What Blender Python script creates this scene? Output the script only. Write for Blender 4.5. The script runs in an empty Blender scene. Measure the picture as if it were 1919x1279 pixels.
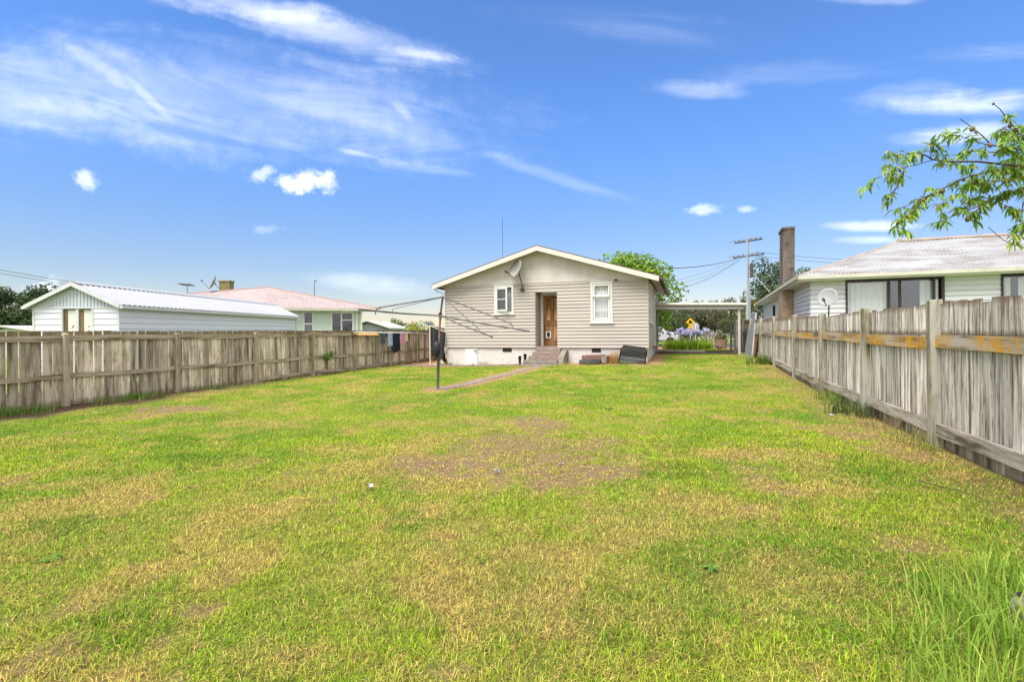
import bpy, math, random
import numpy as np
from mathutils import Vector, Matrix
R = math.radians
sc = bpy.context.scene
COL = sc.collection
rng = np.random.default_rng(7)
random.seed(11)

# ------------------------------------------------------------------ camera
F_PX, W_PX = 950.0, 1919.0
YAW = math.atan(318 / 950)
CY, SY = math.cos(YAW), math.sin(YAW)
EYE = 1.42
cam = bpy.data.cameras.new('camera')
cam.sensor_width = 36
cam.lens = F_PX / W_PX * 36
cam.shift_y = -18.9 / W_PX
cam.clip_end = 3000
cam.clip_start = 0.05
co = bpy.data.objects.new('camera', cam)
COL.objects.link(co)
co.matrix_world = Matrix.Translation((0, 0, EYE)) @ Matrix.Rotation(YAW, 4, 'Z') @ Matrix.Rotation(R(90), 4, 'X') @ Matrix.Rotation(-0.0085, 4, 'Z')
sc.camera = co

def vp(r, d, z):
    """a point of the site: r metres to the right of the survey line, d metres along it"""
    return Vector((r * CY - d * SY, d * CY + r * SY, z))

def sstep(a, b, x):
    t = np.clip((np.asarray(x, float) - a) / (b - a), 0, 1)
    return t * t * (3 - 2 * t)

def gz(x, y):
    return sstep(12, 19.4, y) * sstep(-9.5, -1.0, x) * (.2 + .1 * sstep(19.4, 25, y))

def _h(ix, iy, s):
    n = (ix * 374761393 + iy * 668265263 + s * 982451653) & 0x7fffffff
    n = ((n ^ (n >> 13)) * 1274126177) & 0x7fffffff
    return ((n ^ (n >> 16)) & 0xffff) / 65535.0

def vnoise(x, y, s=0):
    x = np.asarray(x, float); y = np.asarray(y, float)
    ix = np.floor(x).astype(np.int64); iy = np.floor(y).astype(np.int64)
    fx = x - ix; fy = y - iy
    fx = fx * fx * (3 - 2 * fx); fy = fy * fy * (3 - 2 * fy)
    a = _h(ix, iy, s); b = _h(ix + 1, iy, s); c = _h(ix, iy + 1, s); d = _h(ix + 1, iy + 1, s)
    return (a * (1 - fx) + b * fx) * (1 - fy) + (c * (1 - fx) + d * fx) * fy

def fbm(x, y, s=0, o=4):
    v = 0; a = .5; t = 0
    for k in range(o):
        v = v + a * vnoise(x * 2 ** k, y * 2 ** k, s + k * 17); t += a; a *= .55
    return v / t

# ------------------------------------------------------------------ materials
def new_mat(name):
    m = bpy.data.materials.new(name); m.use_nodes = True
    nt = m.node_tree
    b = nt.nodes['Principled BSDF']
    return m, nt, b

def nd(nt, t, **kw):
    n = nt.nodes.new(t)
    for k, v in kw.items():
        setattr(n, k, v)
    return n

def coords(nt, scale, rot=(0, 0, 0)):
    tc = nd(nt, 'ShaderNodeTexCoord'); mp = nd(nt, 'ShaderNodeMapping')
    mp.inputs['Scale'].default_value = scale
    mp.inputs['Rotation'].default_value = rot
    nt.links.new(tc.outputs['Object'], mp.inputs[0])
    return mp.outputs[0]

def noise(nt, vec, scale, detail=5, rough=.6):
    n = nd(nt, 'ShaderNodeTexNoise')
    n.inputs['Scale'].default_value = scale; n.inputs['Detail'].default_value = detail
    n.inputs['Roughness'].default_value = rough
    nt.links.new(vec, n.inputs['Vector'])
    return n.outputs['Fac']

def ramp(nt, fac, stops):
    r = nd(nt, 'ShaderNodeValToRGB')
    e = r.color_ramp.elements
    while len(e) < len(stops): e.new(.5)
    for i, (p, c) in enumerate(stops):
        e[i].position = p; e[i].color = (*c, 1) if len(c) == 3 else c
    nt.links.new(fac, r.inputs[0])
    return r.outputs[0]

def mixc(nt, fac, a, b, mode='MIX'):
    n = nd(nt, 'ShaderNodeMix', data_type='RGBA', blend_type=mode)
    for s, v in ((n.inputs[0], fac), (n.inputs[6], a), (n.inputs[7], b)):
        if isinstance(v, (int, float)): s.default_value = v
        elif isinstance(v, tuple): s.default_value = (*v, 1)
        else: nt.links.new(v, s)
    return n.outputs[2]

def math_(nt, op, a, b=0.0, c=None, clamp=False):
    n = nd(nt, 'ShaderNodeMath', operation=op, use_clamp=clamp)
    for i, v in enumerate((a, b) if c is None else (a, b, c)):
        if isinstance(v, (int, float)): n.inputs[i].default_value = v
        else: nt.links.new(v, n.inputs[i])
    return n.outputs[0]

def bump(nt, b, h, strength=.3, dist=.01):
    n = nd(nt, 'ShaderNodeBump'); n.inputs['Strength'].default_value = strength; n.inputs['Distance'].default_value = dist
    nt.links.new(h, n.inputs['Height']); nt.links.new(n.outputs[0], b.inputs['Normal'])

def mat(name, col, rough=.7, var=.25, scale=4, stretch=(1, 1, 1), dirt=None, dirt_amt=(.55, .75), metal=0, bmp=.15, spec=.3):
    """base colour broken up by two noises, optional dirt colour in patches"""
    m, nt, b = new_mat(name)
    v = coords(nt, stretch)
    n1 = noise(nt, v, scale, 6)
    lo = tuple(c * (1 - var) for c in col); hi = tuple(min(1, c * (1 + var)) for c in col)
    c = ramp(nt, n1, [(.25, lo), (.75, hi)])
    if dirt:
        n2 = noise(nt, v, scale * 2.3, 8, .7)
        c = mixc(nt, ramp(nt, n2, [(dirt_amt[0], (0, 0, 0)), (dirt_amt[1], (1, 1, 1))]), c, dirt)
    nt.links.new(c, b.inputs['Base Color'])
    b.inputs['Roughness'].default_value = rough; b.inputs['Metallic'].default_value = metal
    b.inputs['Specular IOR Level'].default_value = spec
    if bmp: bump(nt, b, noise(nt, v, scale * 6, 4), bmp)
    return m

def wood(name, light, mid, dark, axis='z', island=.5, moss=None, moss_amt=(.55, .8), crack=(.30, .42), streak=11, lichen=None, bands=()):
    """weathered timber: grain streaks along one axis, each board its own tone"""
    m, nt, b = new_mat(name)
    st = {'z': (streak, streak, .9), 'y': (streak, .9, streak), 'x': (.9, streak, streak)}[axis]
    v = coords(nt, st)
    geo = nd(nt, 'ShaderNodeNewGeometry'); rnd = geo.outputs['Random Per Island']
    off = nd(nt, 'ShaderNodeVectorMath', operation='ADD'); sc_ = nd(nt, 'ShaderNodeVectorMath', operation='SCALE')
    cmb = nd(nt, 'ShaderNodeCombineXYZ')
    for i in range(3): nt.links.new(rnd, cmb.inputs[i])
    nt.links.new(cmb.outputs[0], sc_.inputs[0]); sc_.inputs['Scale'].default_value = 37.0
    nt.links.new(v, off.inputs[0]); nt.links.new(sc_.outputs[0], off.inputs[1])
    g = noise(nt, off.outputs[0], 1.0, 6, .65)
    c = ramp(nt, g, [(.36, dark), (.47, mid), (.57, light)])
    g2 = noise(nt, off.outputs[0], 3.5, 5, .7)
    c = mixc(nt, ramp(nt, g2, [(crack[0], (.85, .85, .85)), (crack[1], (0, 0, 0))]), c, dark)
    tone = math_(nt, 'MULTIPLY_ADD', rnd, island, 1 - island * .55)
    c = mixc(nt, 1.0, c, tone_rgb(nt, tone), 'MULTIPLY')
    v2 = coords(nt, (1, 1, 1))
    if moss:
        n3 = noise(nt, v2, 2.2, 8, .7)
        c = mixc(nt, ramp(nt, n3, [(moss_amt[0], (0, 0, 0)), (moss_amt[1], (.8, .8, .8))]), c, moss)
    if lichen:
        v3 = coords(nt, (1, 1, .6))
        n4 = noise(nt, v3, 11.0, 9, .75); n5 = noise(nt, v2, .8, 3)
        f = math_(nt, 'MULTIPLY', ramp(nt, n4, [(.42, (0, 0, 0)), (.55, (1, 1, 1))]), ramp(nt, n5, [(.40, (0, 0, 0)), (.56, (1, 1, 1))]))
        c = mixc(nt, f, c, lichen)
    for z0, z1, soft, bc in bands:      # stains that run along the boards at a height
        sp_ = nd(nt, 'ShaderNodeSeparateXYZ'); nt.links.new(coords(nt, (1, 1, 1)), sp_.inputs[0])
        nz = math_(nt, 'MULTIPLY_ADD', noise(nt, coords(nt, (9, 9, 2.5)), 1.0, 6, .7), soft * 4, -soft * 2)
        zz_ = math_(nt, 'ADD', sp_.outputs[2], nz)
        up_ = nd(nt, 'ShaderNodeMapRange'); nt.links.new(zz_, up_.inputs[0]); up_.inputs[1].default_value = z0 - soft; up_.inputs[2].default_value = z0 + soft
        dn_ = nd(nt, 'ShaderNodeMapRange'); nt.links.new(zz_, dn_.inputs[0]); dn_.inputs[1].default_value = z1 + soft; dn_.inputs[2].default_value = z1 - soft
        c = mixc(nt, math_(nt, 'MULTIPLY', math_(nt, 'MULTIPLY', up_.outputs[0], dn_.outputs[0]), .8), c, bc)
    nt.links.new(c, b.inputs['Base Color'])
    b.inputs['Roughness'].default_value = .85; b.inputs['Specular IOR Level'].default_value = .2
    bump(nt, b, g2, .35, .01)
    return m

def tone_rgb(nt, f):
    n = nd(nt, 'ShaderNodeCombineColor')
    for i in range(3): nt.links.new(f, n.inputs[i])
    return n.outputs[0]

def attr_mat(name, rough=.6, transl=.35, var=.0, spec=.25):
    m, nt, b = new_mat(name)
    a = nd(nt, 'ShaderNodeAttribute', attribute_name='Col')
    c = a.outputs['Color']
    if var:
        v = coords(nt, (1, 1, 1))
        n1 = noise(nt, v, 14, 8, .75)
        c = mixc(nt, 1.0, c, ramp(nt, n1, [(.3, (1 - var,) * 3), (.7, (1 + var,) * 3)]), 'MULTIPLY')
        bump(nt, b, noise(nt, v, 40, 6, .8), .8, .03)
    nt.links.new(c, b.inputs['Base Color'])
    b.inputs['Roughness'].default_value = rough; b.inputs['Specular IOR Level'].default_value = spec
    if transl:
        t = nd(nt, 'ShaderNodeBsdfTranslucent'); nt.links.new(c, t.inputs[0])
        mx = nd(nt, 'ShaderNodeMixShader'); mx.inputs[0].default_value = transl
        nt.links.new(b.outputs[0], mx.inputs[1]); nt.links.new(t.outputs[0], mx.inputs[2])
        nt.links.new(mx.outputs[0], nt.nodes['Material Output'].inputs[0])
    return m

def glass_mat(name, tint=(.95, .96, .96), refl=.09):
    m, nt, b = new_mat(name)
    t = nd(nt, 'ShaderNodeBsdfTransparent'); t.inputs[0].default_value = (*tint, 1)
    g = nd(nt, 'ShaderNodeBsdfGlossy'); g.inputs['Roughness'].default_value = .03
    mx = nd(nt, 'ShaderNodeMixShader'); mx.inputs[0].default_value = refl
    nt.links.new(t.outputs[0], mx.inputs[1]); nt.links.new(g.outputs[0], mx.inputs[2])
    nt.links.new(mx.outputs[0], nt.nodes['Material Output'].inputs[0])
    return m

M = {}
M['board'] = mat('weatherboard_paint', (.40, .355, .308), .6, .09, 1.3, (.35, 1, 2.5), dirt=(.25, .21, .17), dirt_amt=(.60, .85), bmp=.05)
M['gable'] = mat('gable_sheet_paint', (.535, .495, .455), .7, .10, 1.2, (1.5, 1, .8), dirt=(.44, .40, .32), dirt_amt=(.5, .8), bmp=.05)
M['trim'] = mat('white_trim_paint', (.60, .59, .55), .45, .05, 3, bmp=.03)
M['fascia'] = mat('cream_fascia_paint', (.545, .50, .445), .55, .08, 2, dirt=(.36, .32, .23), dirt_amt=(.6, .85), bmp=.05)
M['soffit'] = mat('soffit_paint', (.55, .50, .42), .7, .12, 2, dirt=(.3, .25, .18), dirt_amt=(.55, .8))
M['plaster'] = mat('whitewashed_plaster', (.54, .515, .475), .85, .08, 5, dirt=(.34, .26, .20), dirt_amt=(.54, .76), bmp=.4)
M['hatch'] = mat('white_hatch_paint', (.60, .60, .58), .6, .05, 5, dirt=(.5, .47, .4), dirt_amt=(.65, .8))
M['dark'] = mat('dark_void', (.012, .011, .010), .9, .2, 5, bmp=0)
M['roofdark'] = mat('dark_roof_edge', (.09, .065, .05), .7, .3, 6)
M['doorwood'] = wood('varnished_door_wood', (.26, .135, .055), (.17, .08, .032), (.07, .032, .015), 'z', .15, streak=16)
M['doorworn'] = wood('worn_door_panel_wood', (.42, .26, .13), (.27, .145, .06), (.12, .06, .03), 'z', .15, streak=9)
M['stepred'] = mat('red_painted_concrete', (.23, .10, .08), .8, .3, 5, dirt=(.24, .205, .17), dirt_amt=(.40, .52), bmp=.4)
M['stepgrey'] = mat('mossy_grey_concrete', (.22, .19, .155), .9, .3, 5, dirt=(.09, .08, .06), dirt_amt=(.5, .7), bmp=.5)
M['concrete'] = mat('path_concrete', (.27, .262, .25), .9, .25, 5, dirt=(.15, .105, .065), dirt_amt=(.38, .56), bmp=.4)
M['gal'] = mat('galvanised_steel', (.12, .115, .11), .6, .25, 8, metal=.1, dirt=(.14, .09, .06), dirt_amt=(.55, .75))
M['galrust'] = mat('rusting_steel', (.15, .075, .05), .8, .3, 7, metal=0, dirt=(.17, .13, .11), dirt_amt=(.5, .7))
M['wire'] = mat('dark_wire', (.06, .06, .065), .6, .2, 5, bmp=0)
M['palewire'] = mat('pale_line', (.6, .58, .52), .6, .1, 5, bmp=0)
M['palL'] = wood('left_paling_wood', (.56, .475, .36), (.38, .31, .22), (.14, .11, .07), 'z', .8, crack=(.36, .46), moss=(.19, .165, .075), moss_amt=(.52, .85), streak=9, bands=((1.38, 1.7, .02, (.13, .10, .045)), (-.3, .10, .05, (.12, .11, .04))))
M['railL'] = wood('left_rail_wood', (.38, .32, .23), (.26, .21, .14), (.10, .08, .05), 'y', .3, moss=(.11, .105, .04), streak=10)
M['postL'] = wood('left_post_wood', (.40, .35, .25), (.29, .25, .16), (.14, .12, .07), 'z', .3, moss=(.13, .13, .05), streak=8)
M['palR'] = wood('right_paling_wood', (.71, .665, .60), (.45, .395, .325), (.11, .08, .055), 'z', .75, crack=(.38, .47), moss=(.28, .19, .12), moss_amt=(.60, .84), streak=19, bands=((1.66, 2.2, .035, (.17, .10, .055)), (1.30, 1.37, .03, (.07, .06, .03))))
M['railR'] = wood('right_rail_wood', (.42, .38, .32), (.29, .25, .19), (.09, .075, .05), 'y', .3, moss=(.13, .11, .05), streak=9)
M['railRl'] = wood('lichened_rail_wood', (.40, .35, .28), (.25, .21, .15), (.08, .065, .045), 'y', .3, lichen=(.55, .27, .010), streak=9)
M['postR'] = wood('right_post_wood', (.40, .385, .32), (.29, .27, .20), (.12, .10, .06), 'z', .25, moss=(.16, .155, .07), streak=9)
M['skirtR'] = wood('buried_skirt_wood', (.40, .35, .29), (.26, .21, .15), (.1, .075, .05), 'z', .3, moss=(.2, .15, .08), streak=8)
M['shedwall'] = mat('pale_blue_shed_cladding', (.60, .60, .665), .5, .04, 2, bmp=.02)
M['shedgable'] = mat('grey_ribbed_cladding', (.50, .52, .56), .5, .06, 3, bmp=.02)
M['shedroof'] = mat('white_ribbed_roofing', (.345, .35, .365), .4, .04, 1.5, bmp=.02)
M['shedtrim'] = mat('pale_gutter', (.50, .495, .49), .45, .08, 3, dirt=(.4, .4, .33), dirt_amt=(.6, .8), bmp=.02)
M['sheddoor'] = mat('cream_shed_door', (.60, .62, .54), .6, .06, 3, bmp=.02)
M['sheddoorbrown'] = wood('brown_door_timber', (.22, .15, .07), (.15, .10, .05), (.07, .05, .03), 'z', .2)
M['rustpaint'] = mat('rust_patch', (.33, .12, .06), .9, .3, 8)
M['pinkroof'] = mat('faded_red_roofing', (.30, .225, .21), .6, .12, .8, (1, 1, 1), dirt=(.33, .285, .265), dirt_amt=(.42, .6), bmp=.03)
M['pinkridge'] = mat('red_ridge_capping', (.26, .16, .14), .6, .2, 3)
M['greenwall'] = mat('pale_green_boards', (.50, .55, .48), .55, .05, 2, bmp=.02)
M['rustroof'] = mat('rusty_white_roofing', (.30, .30, .30), .6, .16, 1.0, (.35, 1.0, 1.0), dirt=(.18, .147, .128), dirt_amt=(.45, .66), bmp=.05)
M['ridgeR'] = mat('weathered_ridge_capping', (.30, .24, .2), .7, .3, 3)
M['whiteboard'] = mat('white_board_paint', (.57, .565, .585), .5, .04, 2, bmp=.03)
M['gutter'] = mat('cream_gutter', (.47, .45, .37), .5, .12, 2, dirt=(.36, .32, .24), dirt_amt=(.55, .75))
M['brownframe'] = mat('brown_window_frame', (.045, .028, .022), .5, .3, 5)
M['chim'] = mat('sooty_concrete', (.13, .105, .085), .9, .45, 2.2, (1, 1, .5), dirt=(.05, .04, .035), dirt_amt=(.48, .66), bmp=.5)
M['chimtan'] = mat('tan_plaster_chimney', (.34, .25, .16), .9, .2, 2.5, dirt=(.20, .15, .10), dirt_amt=(.5, .7), bmp=.4)
M['chimmoss'] = mat('mossy_chimney', (.20, .165, .07), .9, .35, 6, dirt=(.08, .065, .03), dirt_amt=(.5, .65), bmp=.4)
M['curtain'] = mat('white_net_curtain', (.66, .65, .64), .9, .08, 6, (8, 8, .5), bmp=.05)
M['curtaingrey'] = mat('grey_curtain', (.36, .36, .37), .9, .2, 6, (8, 8, .5), bmp=.05)
M['glass'] = glass_mat('window_glass')
M['glassdim'] = glass_mat('dim_window_glass', (.6, .62, .62), .07)
M['dish'] = mat('weathered_dish_grey', (.25, .24, .215), .5, .12, 6, dirt=(.16, .14, .11), dirt_amt=(.55, .75))
M['dishpale'] = mat('pale_dish', (.25, .25, .25), .5, .08, 5, dirt=(.32, .3, .28), dirt_amt=(.55, .75))
M['carport'] = mat('carport_cream_paint', (.44, .41, .375), .6, .08, 2, dirt=(.42, .36, .3), dirt_amt=(.58, .8))
M['carportroof'] = mat('carport_roofing', (.34, .31, .29), .6, .15, 3)
M['pole'] = mat('concrete_pole', (.32, .33, .345), .8, .1, 3)
M['arm'] = mat('dark_crossarm_timber', (.07, .06, .05), .8, .3, 5)
M['insul'] = mat('grey_insulator', (.16, .16, .18), .3, .2, 5)
M['black'] = mat('black_plastic', (.018, .018, .02), .5, .3, 9)
M['blackcloth'] = mat('black_mesh_cloth', (.03, .03, .035), .9, .4, 7, (3, 3, .6))
M['chest'] = wood('blackened_timber', (.032, .03, .026), (.018, .017, .015), (.015, .014, .012), 'x', .4, moss=(.05, .06, .02), moss_amt=(.6, .8), streak=9)
M['chestgrey'] = wood('greyed_timber', (.11, .11, .115), (.065, .065, .065), (.04, .04, .04), 'x', .3, streak=9)
M['brownslab'] = mat('brown_painted_slab', (.17, .095, .075), .8, .25, 6, dirt=(.28, .23, .2), dirt_amt=(.55, .7))
M['pipe'] = mat('cream_pipe', (.68, .64, .55), .4, .06, 4)
M['greymesh'] = mat('grey_screen_mesh', (.20, .215, .23), .6, .2, 30, (1, 1, 3))
M['rustframe'] = mat('pale_alloy_frame', (.34, .34, .34), .5, .15, 5)
M['ply'] = mat('brown_board', (.20, .11, .055), .7, .3, 3, (1, 1, .4), dirt=(.05, .035, .02), dirt_amt=(.5, .7))
M['brick'] = mat('terracotta_slab', (.33, .20, .13), .9, .25, 6)
M['yellow'] = mat('yellow_sign_sheet', (.75, .44, .01), .4, .05, 3, bmp=0)
M['signgrey'] = mat('grey_sign_back', (.42, .42, .47), .5, .08, 3, bmp=0)
M['whitepost'] = mat('white_sign_post', (.72, .74, .76), .5, .06, 3, bmp=0)
M['shelf'] = mat('orange_pine_board', (.50, .27, .075), .6, .15, 4, (6, .6, 6))
M['asphalt'] = mat('asphalt', (.055, .055, .058), .9, .2, 3)
M['bark'] = wood('bark', (.16, .12, .085), (.10, .075, .05), (.04, .03, .02), 'z', .2, streak=5)
M['twig'] = mat('twig_bark', (.10, .06, .045), .8, .3, 12)
M['fruit'] = mat('withered_fruit', (.16, .085, .045), .7, .4, 30, dirt=(.22, .17, .07), dirt_amt=(.45, .6))
M['leaf'] = attr_mat('leaf', .55, .35)
M['leafshiny'] = attr_mat('peach_leaf', .4, .4, spec=.4)
M['grass'] = attr_mat('grass_blades', .8, .36, spec=.08)
M['ground'] = attr_mat('lawn_soil_and_thatch', .95, 0, .38, .1)
M['white'] = mat('white_scrap', (.34, .34, .34), .8, .15, 6)
M['trimdark'] = mat('rust_stain_hardware', (.08, .06, .05), .7, .3, 6)
M['lamphead'] = mat('lamp_housing', (.20, .22, .25), .5, .1, 4)
M['farroof'] = mat('far_white_roof', (.5, .5, .5), .5, .05, 2)
M['kerb'] = mat('dark_timber_edge', (.06, .045, .035), .9, .4, 3)
M['footpath'] = mat('street_footpath', (.40, .38, .35), .9, .12, 2)
M['bedsoil'] = mat('dark_garden_soil', (.05, .045, .028), .95, .4, 2, dirt=(.07, .11, .02), dirt_amt=(.5, .62))
M['street_grass'] = mat('neighbour_grass', (.14, .22, .035), .95, .3, .6, dirt=(.22, .25, .06), dirt_amt=(.45, .65))

# ------------------------------------------------------------------ mesh builder
class MB:
    def __init__(s): s.v = []; s.f = []; s.sm = False
    def add(s, vs, fs):
        o = len(s.v); s.v += [Vector(p) for p in vs]; s.f += [tuple(i + o for i in f) for f in fs]; return s
    def box(s, c, size, rot=None):
        c = Vector(c); hx, hy, hz = (q / 2 for q in size)
        vs = [Vector((x * hx, y * hy, z * hz)) for x in (-1, 1) for y in (-1, 1) for z in (-1, 1)]
        if rot is not None: vs = [rot @ p for p in vs]
        return s.add([c + p for p in vs], [(0, 1, 3, 2), (4, 6, 7, 5), (0, 4, 5, 1), (2, 3, 7, 6), (0, 2, 6, 4), (1, 5, 7, 3)])
    def ob(s, o, u, v, w):
        """box from a corner and three edge vectors"""
        o, u, v, w = map(Vector, (o, u, v, w))
        vs = [o + u * i + v * j + w * k for i in (0, 1) for j in (0, 1) for k in (0, 1)]
        return s.add(vs, [(0, 1, 3, 2), (4, 6, 7, 5), (0, 4, 5, 1), (2, 3, 7, 6), (0, 2, 6, 4), (1, 5, 7, 3)])
    def lo(s, a, b): # axis-aligned box from two corners
        a = Vector(a); d = Vector(b) - a
        return s.ob(a, (d.x, 0, 0), (0, d.y, 0), (0, 0, d.z))
    def prism(s, poly, e):
        n = len(poly); e = Vector(e); p = [Vector(q) for q in poly]
        return s.add(p + [q + e for q in p], [tuple(range(n)), tuple(range(2 * n - 1, n - 1, -1))] + [(i, i + n, (i + 1) % n + n, (i + 1) % n) for i in range(n)])
    def tube(s, pts, r, n=7, cap=True):
        pts = [Vector(p) for p in pts]; k = len(pts)
        rs = r if isinstance(r, (list, tuple)) else [r] * k
        o = len(s.v); ref = None
        for i, p in enumerate(pts):
            t = (pts[min(i + 1, k - 1)] - pts[max(i - 1, 0)]).normalized()
            if ref is None or abs(ref.dot(t)) > .97: ref = Vector((0, 0, 1)) if abs(t.z) < .9 else Vector((1, 0, 0))
            a = t.cross(ref).normalized(); b = t.cross(a); ref = b.cross(t) if False else ref
            for j in range(n):
                q = 2 * math.pi * j / n
                s.v.append(p + (a * math.cos(q) + b * math.sin(q)) * rs[i])
        for i in range(k - 1):
            for j in range(n):
                s.f.append((o + i * n + j, o + i * n + (j + 1) % n, o + (i + 1) * n + (j + 1) % n, o + (i + 1) * n + j))
        if cap:
            s.f.append(tuple(range(o, o + n))); s.f.append(tuple(range(o + k * n - 1, o + (k - 1) * n - 1, -1)))
        return s
    def ball(s, c, r, n=8, m=5, rough=0.0):
        c = Vector(c); r = r if isinstance(r, (tuple, list)) else (r, r, r); vs = []; fs = []
        for i in range(m + 1):
            th = math.pi * i / m
            for j in range(n):
                ph = 2 * math.pi * j / n; k = 1 + rough * (random.random() - .5)
                vs.append(c + Vector((r[0] * k * math.sin(th) * math.cos(ph), r[1] * k * math.sin(th) * math.sin(ph), r[2] * k * math.cos(th))))
        for i in range(m):
            for j in range(n):
                fs.append((i * n + j, (i + 1) * n + j, (i + 1) * n + (j + 1) % n, i * n + (j + 1) % n))
        return s.add(vs, fs)
    def build(s, name, m, parent=None, label=None, smooth=False, bevel=0, mats=None, midx=None):
        base = root_loc(parent) if parent else Vector((0, 0, 0))
        me = bpy.data.meshes.new(name)
        me.from_pydata([tuple(p - base) for p in s.v], [], s.f)
        me.materials.append(M[m])
        if smooth: me.polygons.foreach_set('use_smooth', [True] * len(me.polygons))
        o = bpy.data.objects.new(name, me); COL.objects.link(o)
        if parent: o.parent = parent
        if label: o['label'] = label
        if bevel:
            b = o.modifiers.new('bevel', 'BEVEL'); b.width = bevel; b.segments = 2; b.limit_method = 'ANGLE'
        return o

def root_loc(o):
    while o.parent: o = o.parent
    return o.location.copy()

def thing(name, label, cat, loc, group=None):
    o = bpy.data.objects.new(name, None); o.empty_display_size = .2
    COL.objects.link(o); o.location = loc
    o['label'] = label; o['category'] = cat
    if group: o['group'] = group
    return o

def tag(o, label, cat, group=None):
    o['label'] = label; o['category'] = cat
    if group: o['group'] = group
    return o

def fast_mesh(name, verts, faces_flat, loop_tot, m, cols=None, parent=None, smooth=False):
    """numpy mesh: verts (n,3), flat loop indices, loops per face, per-vertex colour"""
    me = bpy.data.meshes.new(name)
    base = root_loc(parent) if parent else Vector((0, 0, 0))
    verts = np.asarray(verts, np.float32) - np.array(base, np.float32)
    me.vertices.add(len(verts)); me.vertices.foreach_set('co', verts.ravel())
    me.loops.add(len(faces_flat)); me.loops.foreach_set('vertex_index', np.asarray(faces_flat, np.int32))
    st = np.concatenate([[0], np.cumsum(loop_tot)[:-1]]).astype(np.int32)
    me.polygons.add(len(loop_tot)); me.polygons.foreach_set('loop_start', st)
    if cols is not None:
        a = me.color_attributes.new('Col', 'FLOAT_COLOR', 'POINT')
        c4 = np.ones((len(verts), 4), np.float32); c4[:, :3] = cols
        a.data.foreach_set('color', c4.ravel())
    me.update(calc_edges=True); me.validate()
    me.materials.append(M[m])
    if smooth: me.polygons.foreach_set('use_smooth', np.ones(len(loop_tot), bool))
    o = bpy.data.objects.new(name, me); COL.objects.link(o)
    if parent: o.parent = parent
    return o

# ------------------------------------------------------------------ lapped boards, ribbed roofs, windows
def boards(mb, o, u, n, L, z0, z1, rows, openings=(), th=.036, slot=.017):
    """rows of lapped boards on a wall: o = wall corner (x,y), u along, n outward; openings = (s0,s1,za,zb)"""
    o = Vector((o[0], o[1], 0)); u = Vector((*u, 0)); n = Vector((*n, 0)); h = (z1 - z0) / rows
    for i in range(rows):
        a = z0 + i * h; b = a + h
        cuts = [(max(0, s0), min(L, s1)) for s0, s1, za, zb in openings if za < (a + b) / 2 < zb]
        cuts.sort(); segs = []; p = 0
        for c0, c1 in cuts:
            if c0 > p: segs.append((p, c0))
            p = max(p, c1)
        if p < L: segs.append((p, L))
        for s0, s1 in segs:
            k = th + random.uniform(-.002, .002)
            e = random.uniform(-.0015, .0015); prof = [(-.01, a), (.0, a), (.0, a + slot), (k, a + slot + e), (k, a + slot + .012), (.016, b), (-.01, b)]
            A = [o + u * s0 + n * q + Vector((0, 0, z)) for q, z in prof]
            mb.prism(A, u * (s1 - s0))

def ribs(mb, poly, along, spacing, h, w):
    """ribs running up a planar roof face, spaced along a direction"""
    P = [Vector(p) for p in poly]; along = Vector(along).normalized()
    nrm = (P[1] - P[0]).cross(P[2] - P[0]).normalized()
    if nrm.z < 0: nrm = -nrm
    t = [(p - P[0]).dot(along) for p in P]; k = math.ceil(min(t) / spacing) * spacing
    while k < max(t):
        hit = []
        for i in range(len(P)):
            j = (i + 1) % len(P)
            if (t[i] - k) * (t[j] - k) < 0:
                q = (k - t[i]) / (t[j] - t[i]); hit.append(P[i].lerp(P[j], q))
        if len(hit) >= 2:
            a, b = hit[0], hit[1]
            if a.z > b.z: a, b = b, a
            if (b - a).length > .1:
                s = along * w / 2
                vs = [a - s * 1.7, a - s * .7 + nrm * h, a + s * .7 + nrm * h, a + s * 1.7, b - s * 1.7, b - s * .7 + nrm * h, b + s * .7 + nrm * h, b + s * 1.7]
                vs = [v + nrm * .002 for v in vs]
                mb.add(vs, [(0, 1, 5, 4), (1, 2, 6, 5), (2, 3, 7, 6), (3, 2, 1, 0)])
        k += spacing

def wavy(mb, o, u, L, z0, z1, amp=.03, per=.14, n=None, jit=.3):
    """curtain sheet with folds"""
    o = Vector(o); u = Vector(u); n = Vector(n); k = max(4, int(L / per * 6)); row = []
    for zi, z in enumerate((z0, (z0 + z1) / 2, z1)):
        for i in range(k + 1):
            s = L * i / k
            a = amp * math.sin(2 * math.pi * s / per + .7 * math.sin(s * 5)) * (1 if zi < 2 else .7)
            row.append(o + u * s + n * a + Vector((0, 0, z)))
    f = [(r * (k + 1) + i, r * (k + 1) + i + 1, (r + 1) * (k + 1) + i + 1, (r + 1) * (k + 1) + i) for r in (0, 1) for i in range(k)]
    mb.add(row, f)

def frame_rect(mb, o, u, n, s0, s1, z0, z1, w, d0, d1):
    """four bars butted round a rectangle on a wall; w = bar width, from depth d0 to d1 along n"""
    o = Vector((o[0], o[1], 0)); u = Vector((*u, 0)); n = Vector((*n, 0)); Z = Vector((0, 0, 1))
    def bar(a, b, c, d): mb.ob(o + u * a + n * d0 + Z * c, u * (b - a), n * (d1 - d0), Z * (d - c))
    bar(s0, s1, z0, z0 + w); bar(s0, s1, z1 - w, z1); bar(s0, s0 + w, z0 + w, z1 - w); bar(s1 - w, s1, z0 + w, z1 - w)

def wall_pt(o, u, n, s, d, z):
    return Vector((o[0] + u[0] * s + n[0] * d, o[1] + u[1] * s + n[1] * d, z))

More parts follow.
